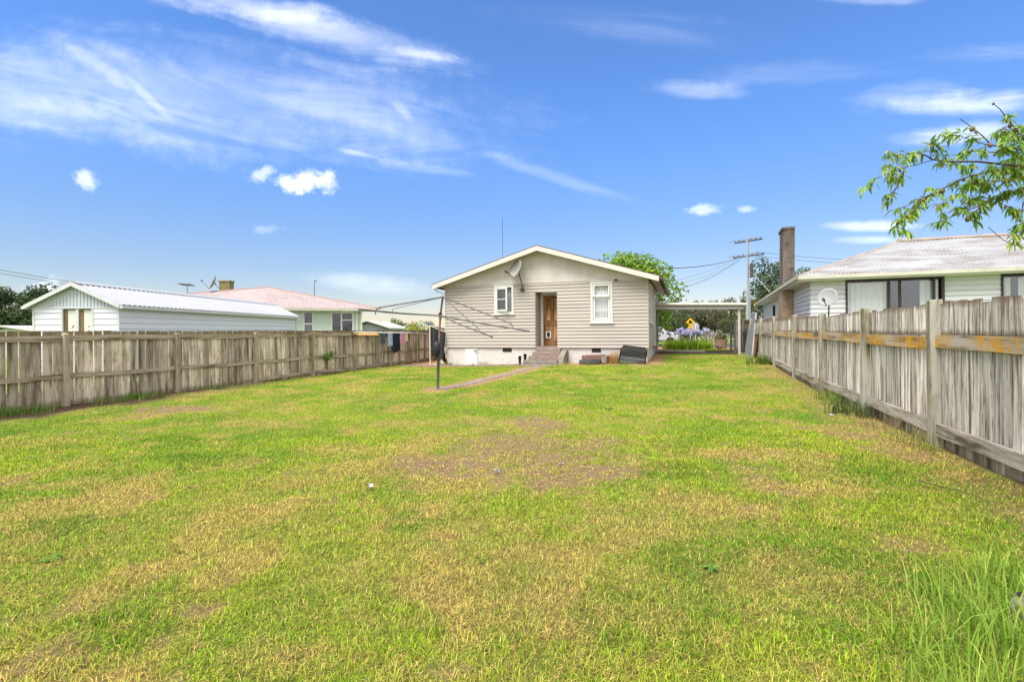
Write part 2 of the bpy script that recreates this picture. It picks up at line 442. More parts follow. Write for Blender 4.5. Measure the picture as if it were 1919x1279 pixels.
def niche(mb, o, u, n, s0, s1, z0, z1, depth):
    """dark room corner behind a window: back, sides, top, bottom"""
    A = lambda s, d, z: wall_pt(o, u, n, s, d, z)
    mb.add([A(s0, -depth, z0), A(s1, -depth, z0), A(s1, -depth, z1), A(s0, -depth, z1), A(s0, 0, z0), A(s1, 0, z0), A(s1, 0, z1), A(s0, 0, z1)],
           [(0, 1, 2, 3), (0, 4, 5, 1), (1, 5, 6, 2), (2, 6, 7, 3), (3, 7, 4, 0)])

# ------------------------------------------------------------------ foliage
def leaves_mesh(name, pts, nrm, size, aspect, colA, colB, m, parent=None, clump=None, droop=0.0):
    n = len(pts)
    d = rng.normal(size=(n, 3)); d -= (d * nrm).sum(1, keepdims=True) * nrm
    d[:, 2] -= droop; d /= np.linalg.norm(d, axis=1, keepdims=True) + 1e-9
    b = np.cross(d, nrm); b /= np.linalg.norm(b, axis=1, keepdims=True) + 1e-9
    s = size * rng.uniform(.6, 1.35, (n, 1)); w = s * aspect
    p = np.asarray(pts)
    V = np.stack([p, p + d * s * .5 + b * w * .5, p + d * s, p + d * s * .5 - b * w * .5], 1)
    t = rng.random((n, 1)) if clump is None else np.clip(clump[:, None] * .7 + rng.random((n, 1)) * .5 - .1, 0, 1)
    c = np.array(colA) * (1 - t) + np.array(colB) * t
    c = c * rng.uniform(.8, 1.2, (n, 1))
    return fast_mesh(name, V.reshape(-1, 3), np.arange(4 * n), np.full(n, 4), m, np.repeat(c, 4, 0), parent)

def crown_points(blobs, n):
    """leaf positions through the outer volume of several lumps: blobs = (x,y,z,rx,ry,rz)"""
    B = np.array(blobs, float); w = (B[:, 3] * B[:, 4] * B[:, 5]) ** (2 / 3); w /= w.sum()
    k = rng.choice(len(B), n, p=w)
    d = rng.normal(size=(n, 3)); d /= np.linalg.norm(d, axis=1, keepdims=True)
    q = d * (rng.uniform(.55, 1.0, (n, 1)) ** .5)
    q *= 1 + .22 * (vnoise(d[:, 0] * 2.3 + k * 3.1, d[:, 1] * 2.3 + d[:, 2] * 2, 5)[:, None] - .5) * 2
    p = B[k, :3] + q * B[k, 3:6]
    nr = d + rng.normal(size=(n, 3)) * .6; nr[:, 2] += .3; nr /= np.linalg.norm(nr, axis=1, keepdims=True)
    cl = rng.random(len(B))[k]
    return p, nr, cl

def tree(name, label, cat, base, height, spread, nblob, nleaf, leaf, colA, colB, trunk_h=.35, r0=.18, flat=.75, group=None, aspect=.55, seed=1, top=1.0):
    rs = random.Random(seed); base = Vector(base)
    t = thing(name, label, cat, base, group)
    blobs = []; mb = MB(); th = height * trunk_h
    mb.tube([base + Vector((0, 0, -.2)), base + Vector((.02 * height, 0, th * .6)), base + Vector((0, .01 * height, th * 1.3)), base + Vector((0, 0, height * .8))], [r0, r0 * .8, r0 * .6, r0 * .15], 8)
    for i in range(nblob):
        a = rs.random() * 6.283; q = rs.random() ** .6; h = rs.uniform(trunk_h, 1.0)
        prof = math.sin(math.pi * min(1, max(.08, (h - trunk_h * .8) / (1.08 - trunk_h * .8)))) ** .6 * top + (1 - top) * (1.15 - h)
        rad = spread * prof * q * .75
        br = spread * rs.uniform(.26, .42)
        c = base + Vector((math.cos(a) * rad, math.sin(a) * rad, height * h - br * flat * .8))
        blobs.append((*c, br, br, br * flat))
        mb.tube([base + Vector((0, 0, th * rs.uniform(.7, 1.2))), base.lerp(c, .5) + Vector((0, 0, .1 * height)), c], [r0 * .4, r0 * .25, r0 * .08], 5)
    mb.build('trunk', 'bark', t, smooth=True)
    p, nr, cl = crown_points(blobs, nleaf)
    leaves_mesh('crown', p, nr, leaf, aspect, colA, colB, 'leaf', t, cl)
    return t

# ------------------------------------------------------------------ lawn
GREEN = np.array((.168, .300, .018)); LIME = np.array((.305, .385, .028)); STRAW = np.array((.50, .375, .11))
DEEP = np.array((.075, .185, .010)); SOIL = np.array((.205, .135, .075)); ORANGE = np.array((.36, .21, .10)); MULCH = np.array((.062, .037, .024))

def at_lawn(px, py):
    d = F_PX * EYE / (py - (620.6 - .0085 * (px - 960)))
    return (px - 960) / F_PX * d, d
# bare or straw-coloured patches of the lawn: (place on the survey grid, half sizes in metres, strength, kind)
PATCH = []
def patch(px, py, rx, ry, k, kind):
    r, d = at_lawn(px, py); PATCH.append((r, d, rx * d / F_PX, ry * d * d / (F_PX * EYE), k, kind))
for q in [(970, 850, 215, 62, .66, 's'), (820, 872, 85, 22, 1.0, 's'), (930, 886, 80, 16, .8, 's'), (1040, 905, 100, 24, 1.0, 's'), (1120, 882, 45, 26, 1.0, 's'), (1005, 793, 70, 12, .85, 's'),
          (950, 822, 60, 12, .5, 's'), (1130, 830, 60, 18, .55, 's'), (1180, 860, 30, 20, .4, 's'), (345, 766, 60, 9, 1.2, 's'), (250, 780, 40, 8, .4, 's'),
          (770, 795, 90, 10, .7, 'y'), (670, 845, 110, 14, .7, 'y'), (560, 905, 120, 20, .7, 'y'), (450, 960, 120, 25, .35, 'y'), (280, 1075, 120, 40, .75, 'y'), (170, 1130, 90, 35, .7, 'y'),
          (380, 1150, 60, 25, .6, 's'), (120, 1150, 60, 25, .45, 's'), (700, 1080, 200, 45, .4, 'y'), (900, 985, 130, 25, .5, 'y'), (1420, 900, 40, 40, .55, 's'), (1405, 860, 20, 30, .4, 's'),
          (1600, 815, 60, 16, .8, 's'), (1680, 850, 70, 22, .6, 's'), (1700, 1030, 90, 22, .55, 's'), (1640, 790, 60, 14, .5, 'y'), (1450, 1080, 150, 50, .4, 'y'), (1100, 1150, 220, 50, .45, 'y'),
          (1260, 970, 120, 30, .3, 'y'), (220, 905, 160, 14, .55, 'y'), (80, 830, 140, 12, .55, 'y'), (480, 765, 150, 9, .4, 'y'), (520, 1240, 160, 30, .5, 'y'), (1270, 775, 60, 9, .4, 'y'), (300, 1000, 700, 130, .22, 'y'), (1000, 1080, 500, 110, .28, 'y'),
          (730, 742, 120, 7, .35, 'y'), (1000, 745, 150, 7, .3, 'y'), (1350, 740, 120, 9, .3, 'y'), (380, 860, 90, 12, .45, 'g'), (60, 985, 120, 30, .5, 'g'), (760, 985, 60, 18, .6, 'g'),
          (180, 1210, 80, 30, .45, 'g'), (1560, 900, 90, 40, .35, 'g'), (1250, 840, 60, 18, .35, 'g'), (600, 1040, 60, 20, .35, 'g'), (1300, 1060, 120, 30, .45, 'g')]:
    patch(*q)

PATH_C = [(-5.75, 11.2), (-5.45, 12.6), (-5.3, 14.3), (-5.15, 16.2), (-5.0, 18.3)]
def path_dist(x, y):
    b = np.full(np.shape(x), 9.0)
    for (ax, ay), (bx, by) in zip(PATH_C, PATH_C[1:]):
        dx, dy = bx - ax, by - ay; t = np.clip(((x - ax) * dx + (y - ay) * dy) / (dx * dx + dy * dy), 0, 1)
        b = np.minimum(b, np.hypot(x - ax - t * dx, y - ay - t * dy))
    return b

def lawn(x, y):
    """colour, blade height factor and density of the lawn at world points"""
    x = np.asarray(x, float); y = np.asarray(y, float)
    d = -x * SY + y * CY; r = x * CY + y * SY
    n1 = fbm(x * .55, y * .55, 3, 4); n2 = fbm(x * 2.1, y * 2.1, 9, 4); n3 = fbm(x * 6, y * 6, 21, 3)
    yel = sstep(.36, .66, n1 * .55 + n2 * .45) * .85
    soil = sstep(.63, .72, n2 * .6 + n3 * .4) * .5
    deep = sstep(.60, .72, fbm(x * 1.2 + 40, y * 1.2, 33, 4)) * .5
    straw = sstep(.5, .68, fbm(x * 1.6 - 17, y * 1.6, 51, 5)) * .65
    for (pr, pd, rx, ry, k, kind) in PATCH:
        q = np.sqrt(((r - pr) / rx) ** 2 + ((d - pd) / ry) ** 2)
        m = sstep(1.25, .35, q + (n2 - .5) * 1.3 + (n3 - .5) * 1.3) * k
        if kind == 's': soil = np.maximum(soil, m); straw = np.maximum(straw, m * .6)
        elif kind == 'y': straw = np.maximum(straw, m * (.45 + .7 * n3)); soil = soil * (1 - .5 * m)
        else: deep = np.maximum(deep, m); straw = straw * (1 - m); soil = soil * (1 - m); yel = yel * (1 - .7 * m)
    straw = straw + sstep(.50, .70, fbm(x * 7 + 9, y * 7, 63, 3)) * .30; soil = soil * (.45 + 1.1 * sstep(.25, .7, fbm(x * 14, y * 14, 71, 2)))
    # beds of dirt along the fences, round the path and along the house
    bed = sstep((.6 + 1.1 * sstep(12, 7.5, y)), .35, (x + 11.55) + (n2 - .5) * .9 + (n3 - .5) * .4) * (.65 + .5 * sstep(12, 7, y))
    bedr = sstep(.85, .1, (2.78 - x) + (n2 - .5) * .9)
    pth = sstep(.55, .22, path_dist(x, y) + (n2 - .5) * .45 + (n3 - .5) * .3)
    hs = sstep(17.9, 18.6, y + (n2 - .5) * .6) * sstep(-.4, -.9, x)
    col = GREEN + (LIME - GREEN) * yel[..., None]
    col = col + (DEEP - col) * (deep * .85)[..., None]
    col = col + (STRAW - col) * np.clip(straw, 0, 1)[..., None] * .85
    bare = np.clip(np.maximum.reduce([soil, bed, bedr * .6, pth, hs]), 0, 1)
    side = np.clip(np.maximum(np.maximum(pth, hs), bedr * .6), 0, 1)
    sc_ = SOIL + (MULCH - SOIL) * np.clip(bed, 0, 1)[..., None] + (ORANGE - SOIL) * (side * (.35 + n3 * .7))[..., None]
    return col, bare, deep, sc_, straw

def lawn_sheet():
    xs = np.arange(-13.0, 4.01, .085); ys = np.concatenate([np.arange(-4, 20, .085), np.arange(20, 34.01, .25)])
    X, Y = np.meshgrid(xs, ys); n = X.shape
    c, b, dp, s_, st = lawn(X, Y)
    thatch = c * .48 + SOIL * .14  # grass colour darkened to stand in for shade between the blades
    col = thatch + (s_ - thatch) * b[..., None]
    hump = (fbm(X * .9, Y * .9, 77, 3) - .5) * .07 + (fbm(X * 3, Y * 3, 78, 3) - .5) * .03
    V = np.stack([X, Y, gz(X, Y) + hump * sstep(20, 17, Y)], -1).reshape(-1, 3)
    i = np.arange(n[0] * n[1]).reshape(n)
    f = np.stack([i[:-1, :-1], i[:-1, 1:], i[1:, 1:], i[1:, :-1]], -1).reshape(-1)
    o = fast_mesh('lawn', V, f, np.full((n[0] - 1) * (n[1] - 1), 4), 'ground', col.reshape(-1, 3), smooth=True)
    o['kind'] = 'structure'

def surf(x, y):
    hump = (fbm(x * .9, y * .9, 77, 3) - .5) * .07 + (fbm(x * 3, y * 3, 78, 3) - .5) * .03
    return gz(x, y) + hump * sstep(20, 17, y)

lawn_sheet()
g = MB(); g.lo((-500, -60, -1.2), (500, 700, -.14)); g.build('ground', 'street_grass')['kind'] = 'structure'
g = MB(); g.lo((-16.6, 1, -.6), (-11.68, 30, -.10)); g.build('garden_bed', 'bedsoil')['kind'] = 'structure'
g = MB(); g.lo((-120, 36.5, -1), (160, 44.5, .22)); g.build('road', 'asphalt')['kind'] = 'structure'
g = MB(); g.lo((-120, 32.6, -1), (160, 34.2, .27)); g.build('footpath', 'footpath')['kind'] = 'structure'
g = MB(); g.lo((-120, 44.6, -1), (160, 60, .30)); g.build('far_verge', 'street_grass')['kind'] = 'structure'

def blades(n, dmin, dmax, tri):
    """grass blades scattered over the lawn, thinning out smoothly with distance"""
    e = .55; q = rng.uniform(.7 ** e, 27 ** e, n); d = q ** (1 / e); d = d[(d >= dmin) & (d < dmax)]; n = len(d)
    r = rng.uniform(-1, 1, n) * (1.12 * d + 1.9)
    x = r * CY - d * SY; y = d * CY + r * SY
    ok = (x > -11.45) & (x < 2.80) & ~((x > -9.6) & (x < -1.1) & (y > 18.95)) & (y < 26.5) & (y > -1.5) & ~((y > 24.2) & (x > -1.3) & (y < 24.9))
    ok &= ~((x < -9.4) & (y > 22))
    x, y, d = x[ok], y[ok], d[ok]
    c, b, dp, s_, st = lawn(x, y)
    keep = rng.random(len(x)) > np.clip(b, 0, 1) * (.74 + .24 * (x < -9.7))
    x, y, d, c, b, dp, s_, st = (q[keep] for q in (x, y, d, c, b, dp, s_, st)); n = len(x)
    a = rng.uniform(0, 2 * math.pi, n); lean = rng.uniform(.15, 1.5, n)
    edge = sstep(.5, .1, 2.75 - x) + sstep(.35, .1, x + 11.5)
    clump = vnoise(x * 9, y * 9, 91)
    h = .030 * rng.uniform(.55, 1.5, n) * (1 + .35 * dp) * (1 - .3 * np.clip(b, 0, 1)) * (1 + 1.3 * edge * rng.random(n)) * (.7 + .6 * clump)
    w = np.maximum(.0034, .0012 * d ** .95) * rng.uniform(.6, 1.4, n)
    dead = rng.random(n) < (.05 + .20 * sstep(8, 3, d) + .42 * np.clip(st, 0, 1) + .45 * b)
    vr = sstep(11, 3, d)[:, None]; col = c * np.where(rng.random((n, 1)) < .04 + .14 * vr, .4, 1.12 + rng.uniform(-.25, .35, (n, 1)) + rng.uniform(-.28, .45, (n, 1)) * vr) * (1 + (rng.random((n, 3)) - .5) * (.30, .16, .3))  # random dark blades, more of them up close, paint in the shaded gaps
    dc = STRAW * rng.uniform(.6, 1.6, (n, 1)); dc = np.where((rng.random((n, 1)) < .3), SOIL * rng.uniform(.5, 1.6, (n, 1)), dc)
    col = np.where(dead[:, None], dc, col)
    lean = np.where(dead, lean * .4 + .95, lean)
    p0 = np.stack([x, y, surf(x, y) - .003], -1)
    sd = np.stack([np.cos(a + 1.57), np.sin(a + 1.57), np.zeros(n)], -1) * (w / 2)[:, None]
    ld = np.stack([np.cos(a), np.sin(a), np.zeros(n)], -1)
    up = np.array((0, 0, 1.0))
    pm = p0 + ld * (h * .42 * np.sin(lean))[:, None] + up * (h * .58 * np.cos(lean * .6))[:, None]
    pt = p0 + ld * (h * (1.15 * np.sin(lean)))[:, None] + up * (h * (np.cos(lean) + .08))[:, None]
    if tri:
        V = np.stack([p0 - sd, p0 + sd, pt], 1); k = 3
        f = np.arange(3 * n); lt = np.full(n, 3)
    else:
        V = np.stack([p0 - sd, p0 + sd, pm + sd * .8, pm - sd * .8, pt], 1); k = 5
        i = np.arange(n)[:, None] * 5
        f = np.concatenate([i + 0, i + 1, i + 2, i + 3, i + 3, i + 2, i + 4], 1).ravel(); lt = np.tile([4, 3], n)
    return V.reshape(-1, 3), f, lt, np.repeat(col, k, 0)

def grass():
    parts = [blades(1500000, .7, 7.0, False), blades(1350000, 7.0, 27, True)]
    V, f, lt, c = [], [], [], []; o = 0
    for v, ff, l, cc in parts:
        V.append(v); f.append(ff + o); lt.append(l); c.append(cc); o += len(v)
    g = fast_mesh('grass', np.concatenate(V), np.concatenate(f), np.concatenate(lt), 'grass', np.concatenate(c))
    g['kind'] = 'stuff'; g['label'] = 'short mown grass, lime green with straw coloured patches'
grass()

def tuft_mesh(name, spots, n, h, w, cA, cB, spread, parent=None, up=.6):
    """a clump of long arching blades"""
    S = np.array(spots, float); k = rng.integers(0, len(S), n)
    p = S[k, :3] + np.concatenate([rng.normal(size=(n, 2)) * spread, np.zeros((n, 1))], 1)
    a = rng.uniform(0, 6.283, n); hh = h * rng.uniform(.45, 1.3, n); bend = rng.uniform(.1, 1.2, n) * (1 - up) * 2
    ld = np.stack([np.cos(a), np.sin(a), np.zeros(n)], -1); sd = np.stack([-np.sin(a), np.cos(a), np.zeros(n)], -1) * w / 2
    rows = []
    for i, t in enumerate((0, .35, .7, 1.0)):
        q = p + ld * (hh * bend * t * t * .8)[:, None] + np.array((0, 0, 1.0)) * (hh * (t - .45 * bend * t * t * t))[:, None]
        ww = (1 - t ** 2 * .9)
        rows += [q - sd * ww, q + sd * ww]
    V = np.stack(rows, 1); i = np.arange(n)[:, None] * 8
    f = np.concatenate([np.concatenate([i + 2 * j, i + 2 * j + 1, i + 2 * j + 3, i + 2 * j + 2], 1) for j in range(3)], 1).ravel()
    t = rng.random((n, 1)); c = (np.array(cA) * (1 - t) + np.array(cB) * t) * rng.uniform(.75, 1.25, (n, 1))
    return fast_mesh(name, V.reshape(-1, 3), f, np.full(n * 3, 4), 'grass', np.repeat(c, 8, 0), parent)

# long uncut grass in the near right corner of the yard
sp = []
for i in range(130):
    r_, d_ = random.uniform(1.25, 2.7), random.uniform(1.75, 3.3)
    p = vp(r_, d_, 0)
    if p.x < 2.7 and d_ < 2.8 and r_ > .76 * d_ + random.uniform(-.25, .2): sp.append((p.x, p.y, float(surf(p.x, p.y))))
tg = tuft_mesh('tall_grass', sp, 1700, .25, .006, (.15, .29, .02), (.36, .46, .09), .07)
tg['kind'] = 'stuff'; tg['label'] = 'long uncut bright green grass around the concrete block'

# ------------------------------------------------------------------ the timber house
HX0, HX1, HY, HYB = -9.42, -1.19, 19.4, 28.2
ZB, ZT, ZE, ZA = .73, 3.33, 3.33, 4.70       # weatherboard foot and top, eave tip, ridge
house = thing('timber_house', 'beige weatherboard house with a low gable, recessed brown back door and whitewashed base', 'house', (-5.3, 23.5, 0))
REC = (-5.52, -4.60, 2.99)                      # porch recess: left, right, top
WL = (-7.23, -6.40, 2.12, 3.27); WR = (-3.30, -2.47, 1.72, 3.27)
mb = MB()
ops = [(WL[0] - HX0 + .05, WL[1] - HX0 - .05, WL[2] + .05, WL[3]), (WR[0] - HX0 + .05, WR[1] - HX0 - .05, WR[2] + .05, WR[3]), (REC[0] - HX0, REC[1] - HX0, 0, REC[2])]
boards(mb, (HX0, HY), (1, 0), (0, -1), HX1 - HX0, ZB, ZT, 20, ops)
mb.build('front_wall', 'board', house)
mb = MB()
boards(mb, (HX1, HY), (0, 1), (1, 0), HYB - HY, ZB, ZT, 20, [(.95, 2.75, 1.75, 3.15), (4.0, 5.0, .8, 2.9)])
boards(mb, (HX0, HYB), (0, -1), (-1, 0), HYB - HY, ZB, ZT, 20)
boards(mb, (HX1, HYB), (-1, 0), (0, 1), HX1 - HX0, ZB, ZT, 20)
mb.build('side_wall', 'board', house)
for x in (HX0, HX1):
    mb = MB(); mb.box((x + (.012 if x > -5 else -.012), HY - .012, (ZB + ZT) / 2), (.045, .05, ZT - ZB)); mb.build('corner_board', 'board', house)
# porch recess
mb = MB()
boards(mb, (REC[0], 20.05), (0, -1), (1, 0), .65, ZB, REC[2], 18)
boards(mb, (REC[1], HY), (0, 1), (-1, 0), .65, ZB, REC[2], 18)
mb.lo((REC[0] - .05, HY + .003, REC[2]), (REC[1] + .05, 20.1, REC[2] + .05))
mb.lo((REC[0] - .05, 20.09, ZB), (REC[0] + .12, 20.13, REC[2])); mb.lo((REC[1] - .05, 20.09, ZB), (REC[1] + .12, 20.13, REC[2]))
mb.build('porch_wall', 'board', house)
mb = MB(); mb.lo((REC[0], 19.36, ZB - .1), (REC[1], 20.2, ZB + .06)); mb.build('porch_floor', 'stepred', house)
mb = MB(); mb.lo((-5.46, 20.0, ZB + .06), (-5.35, 20.09, 2.97)); mb.lo((-5.35, 20.0, 2.85), (-4.62, 20.09, 2.97)); mb.build('door_frame', 'fascia', house)
dm = MB(); DX0, DX1, DZ0, DZ1, DY = -5.35, -4.62, ZB + .07, 2.85, 20.03
dm.lo((DX0, DY + .012, DZ0), (DX1, DY + .05, DZ1))
for a, b, c, d in ((DX0, DX0 + .11, DZ0, DZ1), (DX1 - .11, DX1, DZ0, DZ1), ((DX0 + DX1) / 2 - .045, (DX0 + DX1) / 2 + .045, DZ0 + .2, DZ1 - .12)): dm.lo((a, DY - .012, c), (b, DY + .012, d))
for c, d in ((DZ0, DZ0 + .2), (1.62, 1.80), (DZ1 - .12, DZ1)): dm.lo((DX0 + .11, DY - .0115, c), (DX1 - .11, DY + .011, d))
door = dm.build('door', 'doorwood', house, 'worn brown panelled timber door')
dm = MB()
for a, b in ((DX0 + .135, (DX0 + DX1) / 2 - .07), ((DX0 + DX1) / 2 + .07, DX1 - .135)):
    for c, d in ((DZ0 + .225, 1.595), (1.825, DZ1 - .145)): dm.lo((a, DY - .004, c), (b, DY + .010, d))
dm.build('door_panel', 'doorworn', door)
dm = MB(); dm.ball((DX1 - .055, DY - .045, 1.72), .028); dm.tube([(DX1 - .055, DY - .012, 1.72), (DX1 - .055, DY - .04, 1.72)], .012); dm.build('handle', 'trimdark', door)
dm = MB(); frame_rect(dm, (-5.24, DY), (1, 0), (0, -1), 0, .21, 1.12, 1.385, .035, .012, .035); cf = dm.build('cat_flap', 'trim', door, 'white framed cat flap')
dm = MB(); dm.lo((-5.205, DY - .02, 1.155), (-5.065, DY - .013, 1.35)); dm.build('flap', 'black', cf)
# base, vents, hatch
def ground_wall(mb, x0, x1, y0, y1, top): mb.lo((x0, y0, -.6), (x1, y1, top))
mb = MB(); mb.lo((HX0 + .03, HY + .03, -.6), (HX1 - .03, HY + .14, ZB)); mb.lo((HX1 - .16, HY + .14, -.6), (HX1 - .03, HYB - .1, ZB - .002)); mb.lo((HX0 + .03, HY + .14, -.6), (HX0 + .16, HYB - .1, ZB - .002))
mb.lo((HX0 + .16, HYB - .2, -.6), (HX1 - .16, HYB - .1, ZB - .002)); mb.build('foundation', 'plaster', house)
for a, b in ((-6.91, -6.52), (-3.28, -2.93)):
    mb = MB(); mb.lo((a, HY + .016, .575), (b, HY + .024, .722)); v = mb.build('vent', 'dark', house)
    mb = MB()
    for k in range(5): mb.lo((a + .02 + k * .078, HY + .010, .58), (a + .028 + k * .078, HY + .015, .718))
    mb.build('vent_grille', 'roofdark', v)
mb = MB(); mb.lo((-8.58, HY + .004, .0), (-8.02, HY + .029, .705)); ht = mb.build('hatch', 'hatch', house, 'white underfloor access hatch')
mb = MB(); mb.lo((-8.17, HY - .012, .60), (-8.03, HY + .003, .63)); mb.lo((-8.09, HY - .010, .50), (-8.03, HY + .003, .53)); mb.ball((-8.2, HY - .004, .03), (.06, .012, .045)); mb.build('hinge', 'trimdark', ht)
# gable sheet, soffits, bargeboards, roof
cx = (HX0 + HX1) / 2
zs = lambda x: ZA - .03 - abs(x - cx) * (ZA - ZE) / 4.56
mb = MB(); mb.prism([(HX0, HY - .02, ZT), (HX1, HY - .02, ZT), (HX1, HY - .02, zs(HX1)), (cx, HY - .02, zs(cx)), (HX0, HY - .02, zs(HX0))], (0, .06, 0))
gab = mb.build('gable_panel', 'gable', house)
mb = MB()
for x in (-7.9, -6.65, -5.42, -4.2, -2.98, -1.9): mb.lo((x - .012, HY - .0245, ZT + .01), (x + .012, HY - .0195, zs(x) - .02))
mb.lo((HX0, HY - .036, ZT - .015), (HX1, HY - .0205, ZT + .025))
mb.build('gable_batten', 'gable', gab)
FX0, FX1, FY = cx - 4.56, cx + 4.56, 18.95
mb = MB()
for s in (-1, 1):
    e = cx + s * 4.56; i = cx
    mb.prism([(i, FY, ZA), (e, FY, ZE), (e, FY, ZE + .055), (i, FY, ZA + .055)], (0, HYB + .4 - FY, 0))
roof = mb.build('roof', 'roofdark', house)
mb = MB()
for s in (-1, 1):
    e = cx + s * 4.545
    mb.prism([(cx, FY - .03, ZA + .015), (e, FY - .03, ZE + .018), (e, FY - .03, ZE - .165), (cx, FY - .03, ZA - .17)], (0, .03, 0))
mb.build('bargeboard', 'fascia', roof)
mb = MB()
for s in (-1, 1):
    a = cx + s * 4.5; b = HX1 + .03 if s > 0 else HX0 - .03
    za = ZE - .03; zb = ZE - .03 + abs(a - b) * .3
    mb.prism([(a, FY + .01, za), (b, FY + .01, zb), (b, FY + .01, zb - .02), (a, FY + .01, za - .02)], (0, HYB - FY, 0))
    mb.prism([(b, FY + .01, zb + .0), (cx, FY + .01, ZA - .03), (cx, FY + .01, ZA - .05), (b, FY + .01, zb - .02)], (0, HY - .03 - FY, 0))
mb.build('soffit', 'soffit', roof)
mb = MB()
for s in (-1, 1):
    e = cx + s * 4.56
    mb.lo((e - .02, FY, ZE - .09), (e + .10, HYB + .3, ZE + .02))
mb.build('gutter', 'roofdark', roof)
mb = MB(); mb.tube([(FX0 - .03, HY - .25, ZE - .06), (FX0 + .1, HY - .2, ZE - .2), (HX0 - .05, HY + .05, ZE - .35), (HX0 - .06, HY + .08, .3)], .03); mb.build('downpipe', 'pipe', roof)
# windows of the gable end
A = ((HX0, HY), (1, 0), (0, -1))
def win_base(x0, x1, z0, z1, parent, depth=.5, trim='trim', w=.085, sill=True, org=A):
    o, u, n = org
    mb = MB(); frame_rect(mb, o, u, n, x0, x1, z0, z1, w, -.02, .055)
    if sill: mb.ob(wall_pt(o, u, n, x0 - .05, .012, z0 - .05), Vector((*u, 0)) * (x1 - x0 + .1), Vector((*n, 0)) * .075, Vector((0, 0, .05)))
    mb.ob(wall_pt(o, u, n, x0 - .02, .012, z1), Vector((*u, 0)) * (x1 - x0 + .04), Vector((*n, 0)) * .06, Vector((0, 0, .03)))
    w_ = mb.build('window', trim, parent)
    mb = MB(); niche(mb, o, u, n, x0 + .04, x1 - .04, z0 + .04, z1 - .04, depth); mb.build('window_reveal', 'dark', w_)
    return w_
def loc(x): return x - HX0
w = win_base(loc(WL[0]), loc(WL[1]), WL[2], WL[3], house)
# left sash stands slightly open on its left-hand hinge
h0 = Vector((WL[0] + .10, HY - .03, 0)); ang = R(20); su = Vector((math.cos(ang), -math.sin(ang), 0)); sn = Vector((-math.sin(ang), -math.cos(ang), 0))
mb = MB(); frame_rect(mb, (h0.x, h0.y), (su.x, su.y), (sn.x, sn.y), 0, .56, WL[2] + .10, WL[3] - .10, .06, 0, .04)
mb.ob(Vector((h0.x, h0.y, 2.69)) + su * .06, su * .44, sn * .035, Vector((0, 0, .028))); sash = mb.build('sash', 'trim', w, 'white casement sash standing ajar')
mb = MB(); mb.ob(Vector((h0.x, h0.y, WL[2] + .16)) + su * .06 + sn * .012, su * .44, sn * .005, Vector((0, 0, 2.69 - WL[2] - .16))); mb.ob(Vector((h0.x, h0.y, 2.718)) + su * .06 + sn * .012, su * .44, sn * .005, Vector((0, 0, WL[3] - .16 - 2.718))); mb.build('pane', 'glassdim', w)
mb = MB(); wavy(mb, (WL[0] + .1, HY + .10, 0), (1, 0, 0), .6, WL[2] + .06, WL[3] - .06, .02, .11, (0, 1, 0)); mb.build('curtain', 'curtaingrey', w)  # raised full height so its grey stands in for the pane's reflection
w = win_base(loc(WR[0]), loc(WR[1]), WR[2], WR[3], house)
mb = MB(); frame_rect(mb, *A, loc(WR[0]) + .10, loc(WR[1]) - .10, WR[2] + .10, 2.68, .065, -.03, .030)
mb.ob((WR[0] + .165, HY - .026, 2.16), (.50, 0, 0), (0, .03, 0), (0, 0, .028)); mb.build('sash', 'trim', w)
mb = MB(); tilt = .10
zt, zb = WR[3] - .10, 2.70
def tb(a, b, c, d): mb.add([(a, HY - .05 - (zt - c) * .14, c), (b, HY - .05 - (zt - c) * .14, c), (b, HY - .05 - (zt - d) * .14, d), (a, HY - .05 - (zt - d) * .14, d)] + [(a, HY - .01 - (zt - c) * .14, c), (b, HY - .01 - (zt - c) * .14, c), (b, HY - .01 - (zt - d) * .14, d), (a, HY - .01 - (zt - d) * .14, d)], [(0, 1, 2, 3), (7, 6, 5, 4), (0, 4, 5, 1), (1, 5, 6, 2), (2, 6, 7, 3), (3, 7, 4, 0)])
tb(WR[0] + .10, WR[1] - .10, zb, zb + .06); tb(WR[0] + .10, WR[1] - .10, zt - .06, zt); tb(WR[0] + .10, WR[0] + .16, zb + .06, zt - .06); tb(WR[1] - .16, WR[1] - .10, zb + .06, zt - .06)
mb.build('sash', 'trim', w, 'small white top sash tilted open')
mb = MB(); mb.lo((WR[0] + .165, HY + .0, WR[2] + .165), (WR[1] - .165, HY + .006, 2.155)); mb.lo((WR[0] + .165, HY + .0, 2.19), (WR[1] - .165, HY + .006, 2.615)); mb.build('pane', 'glass', w)
mb = MB(); wavy(mb, (WR[0] + .1, HY + .09, 0), (1, 0, 0), .64, WR[2] + .06, WR[3] - .06, .022, .105, (0, 1, 0)); mb.build('curtain', 'curtain', w)
# side windows
S_ = ((HX1, HY), (0, 1), (1, 0))
for s0, s1, z0, z1 in ((.85, 1.75, 1.7, 3.17), (1.85, 2.8, 1.7, 3.17), (3.95, 5.05, .75, 2.95)):
    w = win_base(s0, s1, z0, z1, house, org=S_)
    mb = MB(); mb.ob(wall_pt(*S_, s0 + .086, .012, z0 + .086), (0, s1 - s0 - .172, 0), (.006, 0, 0), (0, 0, z1 - z0 - .172)); mb.build('pane', 'glass', w)
mb = MB(); mb.box((-2.33, HY - .06, 3.31), (.09, .1, .07)); mb.build('wall_bracket', 'roofdark', house)
